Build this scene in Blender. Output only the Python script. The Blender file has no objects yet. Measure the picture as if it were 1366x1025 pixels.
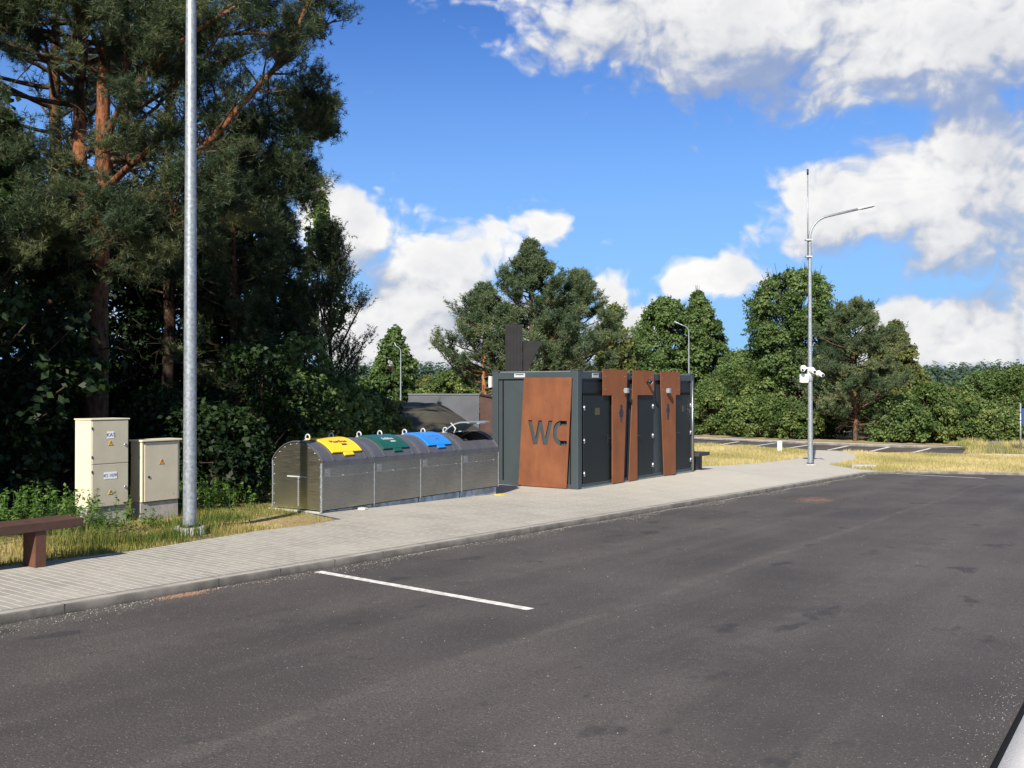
import bpy, bmesh, math, random
import numpy as np
from mathutils import Vector, Matrix
from mathutils.geometry import delaunay_2d_cdt, tessellate_polygon

C = bpy.context.scene.collection
R = math.radians
SC = bpy.context.scene

# ------------------------------------------------------------------ camera, light, exposure
F, CU, CV, HOR, HC = 1300.0, 683.0, 512.5, 523.0, 2.14
PITCH = math.atan((HOR - CV) / F)
cd = bpy.data.cameras.new('camera'); cam = bpy.data.objects.new('camera', cd); C.objects.link(cam)
cd.sensor_width = 36; cd.lens = 36 * F / 1366; cd.clip_start = .05; cd.clip_end = 3000
cam.location = (0, 0, HC); cam.rotation_euler = (math.pi / 2 + PITCH, 0, 0)
SC.camera = cam
SC.view_settings.view_transform = 'Standard'; SC.view_settings.look = 'None'
SC.view_settings.exposure = 0.9; SC.view_settings.gamma = 1
SC.cycles.use_denoising = True
SC.cycles.max_bounces = 6; SC.cycles.transparent_max_bounces = 6
SUN_AZ, SUN_EL, SUN_E, SKY_E = 18.0, 35.0, 4.7, .085     # light travels 20 deg right of the view
sd = bpy.data.lights.new('sun', 'SUN'); sun = bpy.data.objects.new('sun', sd); C.objects.link(sun)
sd.energy = SUN_E; sd.angle = R(.5); sd.color = (1, .93, .82)
_dir = Vector((math.sin(R(SUN_AZ)) * math.cos(R(SUN_EL)), math.cos(R(SUN_AZ)) * math.cos(R(SUN_EL)), -math.sin(R(SUN_EL))))
sun.rotation_euler = _dir.to_track_quat('-Z', 'Y').to_euler()

class NT:
    """small helper to wire node trees"""
    def __init__(s, tree): s.t = tree
    def n(s, typ, **kw):
        o = s.t.nodes.new(typ)
        for k, v in kw.items(): setattr(o, k, v)
        return o
    def put(s, sock, v):
        if isinstance(v, bpy.types.NodeSocket): s.t.links.new(v, sock)
        else: sock.default_value = v
    def m(s, op, a, b=None, c=None, clamp=False):
        o = s.n('ShaderNodeMath', operation=op); o.use_clamp = clamp
        s.put(o.inputs[0], a)
        if b is not None: s.put(o.inputs[1], b)
        if c is not None: s.put(o.inputs[2], c)
        return o.outputs[0]
    def v(s, op, a, b=None):
        o = s.n('ShaderNodeVectorMath', operation=op); s.put(o.inputs[0], a)
        if b is not None: s.put(o.inputs[1], b)
        return o.outputs['Value'] if op in ('DOT_PRODUCT', 'LENGTH') else o.outputs[0]
    def sm(s, x, lo, hi, a=0., b=1.):
        o = s.n('ShaderNodeMapRange', interpolation_type='SMOOTHSTEP')
        s.put(o.inputs[0], x); s.put(o.inputs[1], lo); s.put(o.inputs[2], hi); s.put(o.inputs[3], a); s.put(o.inputs[4], b)
        return o.outputs[0]
    def mix(s, f, a, b, mode='MIX'):
        o = s.n('ShaderNodeMix', data_type='RGBA', blend_type=mode)
        s.put(o.inputs[0], f); s.put(o.inputs[6], a); s.put(o.inputs[7], b)
        return o.outputs[2]
    def noise(s, vec, scale, detail=4, rough=.5, dist=0., out=0):
        o = s.n('ShaderNodeTexNoise'); s.put(o.inputs['Vector'], vec); s.put(o.inputs['Scale'], scale)
        s.put(o.inputs['Detail'], detail); s.put(o.inputs['Roughness'], rough); s.put(o.inputs['Distortion'], dist)
        return o.outputs[out]
    def ramp(s, f, stops):
        o = s.n('ShaderNodeValToRGB'); s.put(o.inputs[0], f); e = o.color_ramp.elements
        while len(e) < len(stops): e.new(.5)
        for k, (p, c) in enumerate(stops): e[k].position = p; e[k].color = c4(c)
        return o.outputs[0]
def c4(c): return (c, c, c, 1) if isinstance(c, (int, float)) else tuple(c) + ((1,) if len(c) == 3 else ())

def sky_world():
    w = bpy.data.worlds.new('World'); SC.world = w; w.use_nodes = True
    t = w.node_tree; t.nodes.clear(); g = NT(t)
    sky = g.n('ShaderNodeTexSky', sky_type='NISHITA'); sky.sun_disc = False
    sky.sun_elevation = R(SUN_EL); sky.sun_rotation = R(180 + SUN_AZ); sky.air_density = 1.0; sky.dust_density = .4; sky.ozone_density = 2.0
    # cloud density over (azimuth, elevation) of the view direction
    cl = bpy.data.node_groups.new('cloud_density', 'ShaderNodeTree')
    cl.interface.new_socket('P', in_out='INPUT', socket_type='NodeSocketVector')
    cl.interface.new_socket('D', in_out='OUTPUT', socket_type='NodeSocketFloat')
    k = NT(cl); gi = k.n('NodeGroupInput'); go = k.n('NodeGroupOutput'); P = gi.outputs[0]
    warp = k.v('MULTIPLY', k.v('SUBTRACT', k.noise(P, 7.0, 4, .55, out=1), (.5, .5, .5)), (.12, .07, 0))
    Q = k.v('ADD', P, warp)
    blobs = [  # u, v, ru, rv, weight
        (1010, 15, 300, 75, 1.0), (1330, 30, 260, 105, 1.0), (860, -50, 230, 100, 1.0), (1190, 85, 200, 62, .8), (745, 45, 70, 75, .5), (980, 120, 120, 30, .3),
        (1290, 200, 120, 62, 1.0), (1120, 275, 85, 58, 1.0), (1085, 225, 45, 28, .6), (1250, 290, 150, 58, 1.0), (1375, 300, 110, 85, .9), (910, 195, 22, 24, .3), (990, 165, 45, 28, .25),
        (1185, 415, 62, 34, 1.0), (1345, 425, 120, 50, .9), (1280, 468, 170, 34, 1.0), (1130, 480, 120, 24, .7), (1100, 450, 50, 30, .5), (1235, 355, 22, 14, .35),
        (455, 320, 60, 52, 1.1), (420, 280, 40, 34, .8), (560, 345, 75, 62, 1.0), (735, 297, 44, 36, 1.1), (650, 325, 60, 34, .75), (560, 283, 48, 20, .7), (600, 410, 120, 45, .9), (500, 440, 110, 60, 1.0),
        (650, 365, 40, 26, .5), (800, 430, 170, 32, .6), (570, 470, 170, 55, 1.0), (690, 480, 120, 40, .8), (955, 372, 70, 32, 1.1), (905, 385, 55, 28, .8), (815, 385, 42, 30, 1.0), (870, 425, 60, 24, .7),
        (808, 330, 26, 11, .4), (805, 175, 16, 22, .25), (875, 298, 14, 11, .3), (690, 235, 12, 20, .2), (200, 420, 120, 60, .5)]
    acc = None
    for (u, v_, ru, rv, wt) in blobs:
        a = math.atan((u - CU) / F); e = math.atan((HOR - v_) / F * math.cos(a))
        q = k.v('MULTIPLY', k.v('SUBTRACT', Q, (a, e, 0)), (F / ru, F / rv, 0))
        b = k.m('MULTIPLY', k.m('EXPONENT', k.m('MULTIPLY', k.v('DOT_PRODUCT', q, q), -1.0)), wt)
        acc = b if acc is None else k.m('MAXIMUM', k.m('ADD', acc, k.m('MULTIPLY', b, .35)), b)
    # elsewhere in the sky (outside the view): loose scattered clouds
    sp = k.n('ShaderNodeSeparateXYZ'); k.put(sp.inputs[0], P)
    far = k.sm(k.m('ABSOLUTE', sp.outputs[0]), .62, .85)
    gen = k.m('MULTIPLY', k.sm(k.noise(k.v('MULTIPLY', P, (1, 1.8, 0)), 2.2, 3), .48, .66), far)
    acc = k.m('MAXIMUM', acc, gen)
    PS = k.v('MULTIPLY', Q, (1, 1.25, 0))
    f1 = k.m('SUBTRACT', k.noise(PS, 8.0, 4, .55), .5)
    f2 = k.m('SUBTRACT', k.noise(PS, 45.0, 6, .6), .5)
    def puff(sc):
        o = k.n('ShaderNodeTexVoronoi', feature='F1', voronoi_dimensions='2D'); k.put(o.inputs['Vector'], k.v('ADD', PS, k.v('MULTIPLY', k.v('SUBTRACT', k.noise(PS, sc * .9, 2, .5, out=1), (.5, .5, .5)), (.7 / sc, .7 / sc, 0)))); o.inputs['Scale'].default_value = sc
        return k.m('SUBTRACT', .42, o.outputs['Distance'])
    D = k.m('ADD', acc, k.m('MULTIPLY', f1, 1.15))
    for v_, w_ in ((puff(13.), .42), (puff(31.), .30), (puff(75.), .18), (f2, .55)): D = k.m('ADD', D, k.m('MULTIPLY', v_, w_))
    k.put(go.inputs[0], D)
    tc = g.n('ShaderNodeTexCoord'); dv = g.v('NORMALIZE', tc.outputs['Generated'])
    s = g.n('ShaderNodeSeparateXYZ'); g.put(s.inputs[0], dv)
    A = g.m('ARCTAN2', s.outputs[0], s.outputs[1]); E = g.m('ARCSINE', s.outputs[2])
    cx = g.n('ShaderNodeCombineXYZ'); g.put(cx.inputs[0], A); g.put(cx.inputs[1], E); AE = cx.outputs[0]
    def dens(off):
        o = g.n('ShaderNodeGroup'); o.node_tree = cl; g.put(o.inputs[0], g.v('ADD', AE, (*off, 0)) if off else AE); return o.outputs[0]
    D0 = dens(None); D1 = dens((-.022, .06)); D2_ = dens((-.006, .013))
    alpha = g.m('MULTIPLY', g.sm(D0, .34, .80), g.sm(E, -.02, .03))
    lit = g.m('ADD', g.m('MULTIPLY', g.m('SUBTRACT', D0, D1), .8), g.m('MULTIPLY', g.m('SUBTRACT', D0, D2_), .55))
    shade = g.m('MULTIPLY', g.sm(lit, -.62, .56), g.sm(g.noise(AE, 6., 5, .6), .25, .62, .62, 1.))             # lit where it thins out towards the sun
    alpha = g.m('MULTIPLY', alpha, g.sm(shade, .05, .55, .72, 1.))
    thick = g.sm(D0, .7, 1.9)
    white = g.mix(shade, (.20, .225, .285, 1), (.545, .54, .53, 1))
    white = g.mix(g.m('MULTIPLY', thick, .52), white, (.27, .288, .33, 1))
    skyc = g.mix(1.0, sky.outputs[0], (SKY_E,) * 3 + (1,), 'MULTIPLY')
    skyc = g.mix(1.0, skyc, (.30, .52, .92, 1), 'MULTIPLY')
    skyc = g.mix(g.sm(E, .0, .42, .9, .0), skyc, (.165, .315, .535, 1))
    col = g.mix(alpha, skyc, white)
    bg = g.n('ShaderNodeBackground'); g.put(bg.inputs[0], g.mix(1.0, col, (1 / .1,) * 3 + (1,), 'MULTIPLY')); bg.inputs[1].default_value = .1
    w.cycles.sampling_method = 'NONE'
    out = g.n('ShaderNodeOutputWorld'); t.links.new(bg.outputs[0], out.inputs[0])
sky_world()

# ------------------------------------------------------------------ materials
def newmat(name):
    m = bpy.data.materials.new(name); m.use_nodes = True
    t = m.node_tree; b = t.nodes['Principled BSDF']; return m, NT(t), b
def mat(name, col, rough=.6, metal=0., var=.0, scale=6., bump=0., bscale=80., col2=None, spec=.5, coord='Object', rvar=0.):
    m, g, b = newmat(name)
    tc = g.n('ShaderNodeTexCoord').outputs[coord]
    if var or col2:
        f = g.sm(g.noise(tc, scale, 6, .6), .3, .7)
        c2 = col2 or tuple(max(0, c * (1 - var)) for c in col)
        g.put(b.inputs['Base Color'], g.mix(f, c4(c2), c4(col)))
    else: b.inputs['Base Color'].default_value = c4(col)
    b.inputs['Roughness'].default_value = rough; b.inputs['Metallic'].default_value = metal
    if rvar: g.put(b.inputs['Roughness'], g.sm(g.noise(tc, scale * 1.7, 5), .3, .7, rough - rvar, rough + rvar))
    b.inputs['Specular IOR Level'].default_value = spec
    if bump:
        bp = g.n('ShaderNodeBump'); bp.inputs['Strength'].default_value = bump; bp.inputs['Distance'].default_value = .01
        g.put(bp.inputs['Height'], g.noise(tc, bscale, 5)); g.put(b.inputs['Normal'], bp.outputs[0])
    return m
def leafmat(name, stops, trans=.3, rough=.55, spec=.25):
    m, g, b = newmat(name)
    at = g.n('ShaderNodeAttribute', attribute_name='tint').outputs['Fac']
    col = g.ramp(at, stops)
    g.put(b.inputs['Base Color'], col); b.inputs['Roughness'].default_value = rough; b.inputs['Specular IOR Level'].default_value = spec
    tr = g.n('ShaderNodeBsdfTranslucent'); g.put(tr.inputs[0], g.mix(1., col, (1.5, 1.6, .7, 1), 'MULTIPLY'))
    mx = g.n('ShaderNodeMixShader'); mx.inputs[0].default_value = trans
    g.t.links.new(b.outputs[0], mx.inputs[1]); g.t.links.new(tr.outputs[0], mx.inputs[2])
    g.t.links.new(mx.outputs[0], g.t.nodes['Material Output'].inputs[0])
    return m
M = {}
M['anthracite'] = mat('anthracite_paint', (.040, .053, .058), .5, var=.12, scale=2.5, bump=.03, bscale=30)
M['door'] = mat('door_paint', (.0095, .013, .013), .5, var=.1, scale=3, spec=.3)
M['seal'] = mat('black_seal', (.008, .008, .008), .9, spec=.15)
M['edge_grey'] = mat('pale_edge_paint', (.16, .19, .2), .5, var=.2, scale=8)
M['silver'] = mat('bright_steel', (.62, .62, .6), .35, 1.0)
M['darkmetal'] = mat('black_metal', (.02, .02, .022), .4, .3)
M['plate'] = mat('pale_plate', (.42, .45, .46), .45, var=.15)
M['glass_lamp'] = mat('lamp_cover', (.22, .23, .23), .4)
M['white'] = mat('white_plastic', (.78, .78, .75), .45)
M['cream'] = mat('cream_paint', (.66, .60, .42), .45, var=.07, scale=3)
M['creamdoor'] = mat('cream_door_paint', (.50, .45, .33), .45, var=.1, scale=4)
M['yellow_sign'] = mat('yellow_sign', (.80, .50, .05), .5)
M['orange_sign'] = mat('orange_sign', (.85, .35, .03), .5)
M['ink'] = mat('dark_ink', (.02, .02, .03), .6)
M['blue_ink'] = mat('blue_ink', (.09, .11, .22), .6)
M['concrete'] = mat('concrete', (.38, .36, .32), .9, var=.3, scale=9, bump=.3, bscale=60)
M['shaded_wall_concrete'] = mat('shaded_wall_concrete', (.095, .10, .11), .9, var=.25, scale=1.5, bump=.2, bscale=30)  # concrete darkened to stand in for tree shade on the wall
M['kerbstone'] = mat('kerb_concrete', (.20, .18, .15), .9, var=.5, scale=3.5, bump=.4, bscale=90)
M['joint'] = mat('joint_mortar', (.10, .095, .085), .9)
M['palekerb'] = mat('pale_kerb_concrete', (.62, .60, .55), .9, var=.12, scale=5, bump=.3, bscale=90)
M['galv'] = mat('galvanised_steel', (.36, .39, .41), .45, .5, var=.4, scale=22, rvar=.1)
M['plinth'] = mat('galvanised_plinth', (.42, .50, .56), .5, .35, var=.55, scale=7, rvar=.1)
M['paint_line'] = mat('white_road_paint', (.74, .71, .65), .75, col2=(.42, .39, .34), scale=16, bump=.2, bscale=120)
M['lid_yellow'] = mat('yellow_plastic', (.86, .55, .02), .38, var=.06)
M['lid_green'] = mat('green_plastic', (.010, .085, .058), .35, var=.1)
M['lid_blue'] = mat('blue_plastic', (.02, .22, .72), .35, var=.1)
M['lid_grey'] = mat('grey_plastic', (.22, .26, .30), .4, var=.1)
M['roof_metal'] = mat('grey_sheet_roof', (.12, .122, .13), .45, .35, var=.25, scale=3, rvar=.08)
M['rubber'] = mat('black_bag_film', (.012, .012, .013), .3)
M['redbits'] = mat('red_film', (.6, .05, .03), .4)
M['soil'] = mat('dark_soil', (.035, .030, .018), 1., col2=(.055, .050, .024), scale=1.3, bump=.8, bscale=14)
M['bench'] = mat('rusty_bench_steel', (.085, .040, .024), .62, col2=(.055, .026, .017), scale=7, bump=.15, bscale=50)
M['bench_dark'] = mat('dark_bench_timber', (.035, .028, .025), .6, var=.3)
M['bench_lit'] = mat('lit_bench_steel', (.12, .050, .028), .7, var=.3, scale=10)  # brighter copy of the bench rust, sunlight put into the leg colour
M['fence_brown'] = mat('brown_board', (.07, .028, .018), .7, var=.4, scale=3)
M['timber_dark'] = mat('blackened_board', (.012, .012, .013), .85, var=.4, scale=3)
M['clip'] = mat('pale_clip', (.6, .55, .4), .6)
def brushed(name, col, rough):
    m, g, b = newmat(name); tc = g.n('ShaderNodeTexCoord').outputs['Object']
    st = g.noise(g.v('MULTIPLY', tc, (1, 1, 60)), 3., 4)
    bl = g.noise(tc, 1.6, 4)
    g.put(b.inputs['Base Color'], g.mix(g.sm(bl, .3, .7), c4(tuple(c * .82 for c in col)), c4(col)))
    b.inputs['Metallic'].default_value = 1.0
    g.put(b.inputs['Roughness'], g.sm(st, .3, .7, rough - .05, rough + .07))
    # fine horizontal corrugation
    sx = g.n('ShaderNodeSeparateXYZ'); g.put(sx.inputs[0], tc)
    wv = g.m('SINE', g.m('MULTIPLY', sx.outputs[2], 2 * math.pi / .022))
    bp = g.n('ShaderNodeBump'); bp.inputs['Strength'].default_value = .12; bp.inputs['Distance'].default_value = .004
    g.put(bp.inputs['Height'], g.m('ADD', g.m('MULTIPLY', wv, .6), g.m('MULTIPLY', g.noise(tc, 2.5, 2), 1.2)))
    g.put(b.inputs['Normal'], bp.outputs[0])
    return m
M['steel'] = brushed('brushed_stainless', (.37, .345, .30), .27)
M['steel_end'] = brushed('brushed_stainless_end', (.62, .58, .48), .36)  # same steel, lightened so the end panels seem to catch light
def corten(name, c1, c2):
    m, g, b = newmat(name); tc = g.n('ShaderNodeTexCoord').outputs['Object']
    a = g.sm(g.noise(tc, 1.6, 6, .6), .32, .68); d = g.sm(g.noise(g.v('MULTIPLY', tc, (1, 1, .25)), 5., 6, .65), .35, .75)
    col = g.mix(a, c4(c1), c4(c2)); col = g.mix(g.m('MULTIPLY', d, .42), col, c4(tuple(c * .6 for c in c1)))
    sp = g.sm(g.noise(tc, 38., 3, .6), .62, .74); col = g.mix(g.m('MULTIPLY', sp, .3), col, (.08, .03, .016, 1))
    g.put(b.inputs['Base Color'], col); b.inputs['Roughness'].default_value = .85
    bp = g.n('ShaderNodeBump'); bp.inputs['Strength'].default_value = .15; bp.inputs['Distance'].default_value = .004
    g.put(bp.inputs['Height'], g.noise(tc, 60., 5)); g.put(b.inputs['Normal'], bp.outputs[0])
    return m
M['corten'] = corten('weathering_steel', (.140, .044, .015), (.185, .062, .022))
M['corten_front'] = corten('weathering_steel_front', (.20, .064, .018), (.245, .080, .024))  # same steel, lightened for the face the sun only grazes

def asphalt_mat():
    m, g, b = newmat('asphalt'); tc = g.n('ShaderNodeTexCoord').outputs['Object']; uv = g.n('ShaderNodeUVMap', uv_map='st').outputs[0]
    base = g.mix(g.sm(g.noise(tc, .26, 5, .62), .32, .68), (.052, .045, .040, 1), (.096, .083, .071, 1))
    streak = g.sm(g.noise(g.v('MULTIPLY', uv, (.10, 1.3, 1)), 1.0, 5, .6), .42, .75)
    base = g.mix(g.m('MULTIPLY', streak, .55), base, (.125, .110, .092, 1))
    su = g.n('ShaderNodeSeparateXYZ'); g.put(su.inputs[0], uv); wob = g.m('MULTIPLY', g.m('SUBTRACT', g.noise(g.v('MULTIPLY', uv, (.25, .0, 0)), 1., 2), .5), .5)
    tt_ = g.m('ADD', su.outputs[1], wob)
    for t_, w_, k_ in ((-6.35, .10, .5), (-4.3, .35, .28), (-7.9, .4, .28)):
        band = g.sm(g.m('ABSOLUTE', g.m('SUBTRACT', tt_, t_)), w_ * .3, w_, 1., 0.)
        base = g.mix(g.m('MULTIPLY', g.m('MULTIPLY', band, k_), g.sm(g.noise(tc, 2.2, 5, .65), .35, .65)), base, (.150, .132, .112, 1))
    # two lighter wheel tracks / paver seams along the road
    fine = g.sm(g.noise(tc, 55., 4, .65), .35, .7); base = g.mix(g.m('MULTIPLY', fine, .7), base, (.034, .031, .028, 1))
    vo = g.n('ShaderNodeTexVoronoi', feature='F1'); g.put(vo.inputs['Vector'], tc); vo.inputs['Scale'].default_value = 55.
    pebb = g.m('MULTIPLY', g.sm(vo.outputs['Distance'], .16, .30, 1., 0.), g.sm(g.noise(tc, 19., 2), .42, .56))
    wn = g.n('ShaderNodeSeparateColor'); g.put(wn.inputs[0], vo.outputs['Color'])
    pebb = g.m('MULTIPLY', pebb, g.sm(wn.outputs[0], .45, .95))
    base = g.mix(g.m('MULTIPLY', pebb, .8), base, (.30, .28, .25, 1))
    # dark oil spots
    n1 = g.noise(g.v('MULTIPLY', uv, (.6, 1.0, 1)), 1.7, 3, .55); n2 = g.noise(tc, 5., 4, .6)
    spot = g.sm(g.m('ADD', n1, g.m('MULTIPLY', g.m('SUBTRACT', n2, .5), .16)), .625, .70)
    base = g.mix(g.m('MULTIPLY', spot, .68), base, (.028, .027, .027, 1))
    g.put(b.inputs['Base Color'], base)
    b.inputs['Roughness'].default_value = .82; b.inputs['Specular IOR Level'].default_value = .35
    bp = g.n('ShaderNodeBump'); bp.inputs['Strength'].default_value = .55; bp.inputs['Distance'].default_value = .01
    g.put(bp.inputs['Height'], g.m('ADD', g.noise(tc, 90., 4, .6), g.m('MULTIPLY', vo.outputs['Distance'], -.5))); g.put(b.inputs['Normal'], bp.outputs[0])
    return m
M['asphalt'] = asphalt_mat()
def paver_mat():
    m, g, b = newmat('concrete_pavers'); uv = g.n('ShaderNodeUVMap', uv_map='st').outputs[0]; tc = g.n('ShaderNodeTexCoord').outputs['Object']
    sp = g.n('ShaderNodeSeparateXYZ'); g.put(sp.inputs[0], uv); cx = g.n('ShaderNodeCombineXYZ'); g.put(cx.inputs[0], sp.outputs[1]); g.put(cx.inputs[1], sp.outputs[0])
    br = g.n('ShaderNodeTexBrick'); g.put(br.inputs['Vector'], cx.outputs[0])
    for k, v in (('Scale', 1.), ('Mortar Size', .010), ('Mortar Smooth', .3), ('Bias', 0.), ('Brick Width', .62), ('Row Height', .1)): br.inputs[k].default_value = v
    br.inputs['Color1'].default_value = (.225, .212, .180, 1); br.inputs['Color2'].default_value = (.285, .270, .235, 1); br.inputs['Mortar'].default_value = (.50, .46, .37, 1)
    col = br.outputs[0]
    col = g.mix(g.m('MULTIPLY', g.sm(g.noise(tc, .8, 5, .6), .35, .7), .6), col, (.40, .37, .31, 1))
    col = g.mix(g.m('MULTIPLY', g.sm(g.noise(tc, 9., 5, .6), .45, .75), .35), col, (.17, .165, .15, 1))
    col = g.mix(g.sm(sp.outputs[0], -5., 5.5, .08, .6), col, (.48, .45, .37, 1))
    g.put(b.inputs['Base Color'], col); b.inputs['Roughness'].default_value = .9; b.inputs['Specular IOR Level'].default_value = .25
    bp = g.n('ShaderNodeBump'); bp.inputs['Strength'].default_value = .5; bp.inputs['Distance'].default_value = .006
    g.put(bp.inputs['Height'], g.m('ADD', g.m('MULTIPLY', br.outputs['Fac'], -1.), g.m('MULTIPLY', g.noise(tc, 70., 4), .5))); g.put(b.inputs['Normal'], bp.outputs[0])
    return m
M['pavers'] = paver_mat()
def terrain_mat():
    m, g, b = newmat('dry_grass_ground'); tc = g.n('ShaderNodeTexCoord').outputs['Object']
    col = g.mix(g.sm(g.noise(tc, .7, 6, .65), .35, .65), (.30, .225, .10, 1), (.44, .34, .165, 1))
    col = g.mix(g.sm(g.noise(tc, .35, 5, .6, 0.), .5, .7), col, (.13, .14, .045, 1))
    col = g.mix(g.sm(g.noise(tc, 14., 5, .7), .45, .75), col, (.13, .09, .045, 1))
    # forest floor on the left side: soil and needles (a different ground, not shade)
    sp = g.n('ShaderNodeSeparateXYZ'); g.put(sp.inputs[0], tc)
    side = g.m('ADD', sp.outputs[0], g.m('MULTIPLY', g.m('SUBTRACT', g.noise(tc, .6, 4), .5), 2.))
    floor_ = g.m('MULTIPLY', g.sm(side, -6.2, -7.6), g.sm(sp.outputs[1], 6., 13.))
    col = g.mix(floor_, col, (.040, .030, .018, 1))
    g.put(b.inputs['Base Color'], col); b.inputs['Roughness'].default_value = 1.; b.inputs['Specular IOR Level'].default_value = .1
    bp = g.n('ShaderNodeBump'); bp.inputs['Strength'].default_value = .8; bp.inputs['Distance'].default_value = .05
    g.put(bp.inputs['Height'], g.noise(tc, 12., 6, .7)); g.put(b.inputs['Normal'], bp.outputs[0])
    return m
M['terrain'] = terrain_mat()
def bark_mat(name, low, high, z0, z1, twig=None):
    m, g, b = newmat(name); tc = g.n('ShaderNodeTexCoord').outputs['Object']
    sp = g.n('ShaderNodeSeparateXYZ'); g.put(sp.inputs[0], tc)
    h = g.sm(g.m('ADD', sp.outputs[2], g.m('MULTIPLY', g.noise(tc, 2., 3), 1.)), z0 + .5, z1 + .5)
    col = g.mix(h, c4(low), c4(high))
    if twig:
        at = g.n('ShaderNodeAttribute', attribute_name='tint').outputs['Fac']; col = g.mix(at, c4(twig), col)
    v = g.noise(g.v('MULTIPLY', tc, (1, 1, .35)), 11., 6, .7)
    col = g.mix(g.m('MULTIPLY', g.sm(v, .44, .60), .9), col, c4(tuple(c * .35 for c in low)))
    g.put(b.inputs['Base Color'], col); b.inputs['Roughness'].default_value = .9; b.inputs['Specular IOR Level'].default_value = .15
    bp = g.n('ShaderNodeBump'); bp.inputs['Strength'].default_value = .9; bp.inputs['Distance'].default_value = .03
    g.put(bp.inputs['Height'], v); g.put(b.inputs['Normal'], bp.outputs[0])
    return m
M['pine_bark'] = bark_mat('pine_bark', (.075, .05, .035), (.25, .095, .040), 3.0, 5.4, (.085, .062, .045))
M['pine_bark_far'] = bark_mat('pine_bark_young', (.12, .075, .05), (.34, .15, .07), .4, 2., (.10, .068, .048))
M['pine_bark_dim'] = bark_mat('pine_bark_shaded', (.05, .036, .026), (.15, .07, .036), 2.2, 6., (.06, .045, .033))  # pine bark darkened to imitate stems in forest shade
M['bark'] = bark_mat('grey_bark', (.07, .055, .04), (.09, .07, .05), 0, 3)
M['birch_bark'] = bark_mat('birch_bark', (.25, .24, .22), (.4, .39, .36), 0, 2)
M['needles'] = leafmat('pine_needles', [(0, (.013, .028, .014)), (.5, (.037, .058, .026)), (1, (.112, .126, .050))], .2, .5)
M['needles_blue'] = leafmat('blue_green_needles', [(0, (.036, .066, .032)), (.5, (.084, .118, .056)), (1, (.165, .188, .090))], .25, .5)
M['leaves'] = leafmat('broad_leaves', [(0, (.045, .080, .022)), (.5, (.092, .148, .044)), (1, (.175, .232, .085))], .36)
M['leaves_dark'] = leafmat('shaded_broad_leaves', [(0, (.007, .017, .005)), (.5, (.013, .030, .007)), (1, (.030, .056, .014))])  # forest shade put into the leaf colour
M['leaves_pale'] = leafmat('pale_broad_leaves', [(0, (.075, .095, .026)), (.5, (.130, .150, .045)), (1, (.210, .215, .080))], .35)
M['leaves_hedge'] = leafmat('thicket_leaves', [(0, (.045, .082, .022)), (.5, (.104, .156, .044)), (1, (.205, .245, .086))], .38)
M['leaves_birch'] = leafmat('birch_leaves', [(0, (.07, .11, .03)), (.5, (.13, .19, .06)), (1, (.24, .28, .11))], .45)
M['grass'] = leafmat('grass_blades', [(0, (.060, .105, .022)), (.4, (.140, .160, .040)), (.7, (.30, .255, .085)), (1, (.42, .34, .16))], .35, .7, .1)
M['drygrass'] = leafmat('dry_grass_blades', [(0, (.20, .21, .07)), (.3, (.38, .33, .14)), (.7, (.50, .42, .20)), (1, (.58, .49, .28))], .3, .8, .1)
M['weed'] = leafmat('weed_leaves', [(0, (.045, .10, .02)), (.5, (.085, .16, .035)), (1, (.15, .22, .06))], .35, .55, .3)
M['gravel'] = leafmat('loose_grit', [(0, (.12, .11, .09)), (.5, (.22, .20, .17)), (1, (.42, .40, .36))], 0., .9, .2)
M['redgrit'] = leafmat('red_grit', [(0, (.15, .075, .045)), (.5, (.23, .12, .075)), (1, (.32, .22, .15))], 0., .9, .2)

# ------------------------------------------------------------------ object helpers
def link(o, parent=None):
    C.objects.link(o)
    if parent is not None: o.parent = parent
    return o
def tag(o, label=None, cat=None, group=None, kind=None):
    if label: o['label'] = label
    if cat: o['category'] = cat
    if group: o['group'] = group
    if kind: o['kind'] = kind
    return o
def thing(name, label, cat, loc=(0, 0, 0), rz=0., group=None):
    o = bpy.data.objects.new(name, None); o.empty_display_size = .2; link(o); o.location = loc; o.rotation_euler = (0, 0, rz)
    return tag(o, label, cat, group)
def npmesh(name, verts, faces, m, parent=None, tint=None, smooth=False, uv=None):
    """faces: (M,k) array"""
    verts = np.ascontiguousarray(verts, dtype=np.float32); faces = np.ascontiguousarray(faces, dtype=np.int32)
    me = bpy.data.meshes.new(name); n, k = faces.shape
    me.vertices.add(len(verts)); me.vertices.foreach_set('co', verts.ravel())
    me.loops.add(n * k); me.loops.foreach_set('vertex_index', faces.ravel())
    me.polygons.add(n); me.polygons.foreach_set('loop_start', np.arange(0, n * k, k, dtype=np.int32))
    if smooth: me.polygons.foreach_set('use_smooth', np.ones(n, dtype=bool))
    if tint is not None:
        a = me.attributes.new('tint', 'FLOAT', 'FACE'); a.data.foreach_set('value', np.ascontiguousarray(tint, dtype=np.float32))
    if uv is not None:
        l = me.uv_layers.new(name='st'); l.data.foreach_set('uv', np.ascontiguousarray(uv[faces.ravel()], dtype=np.float32).ravel())
    me.update(calc_edges=True); me.validate()
    me.materials.append(m)
    o = bpy.data.objects.new(name, me); link(o, parent); return o
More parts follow.
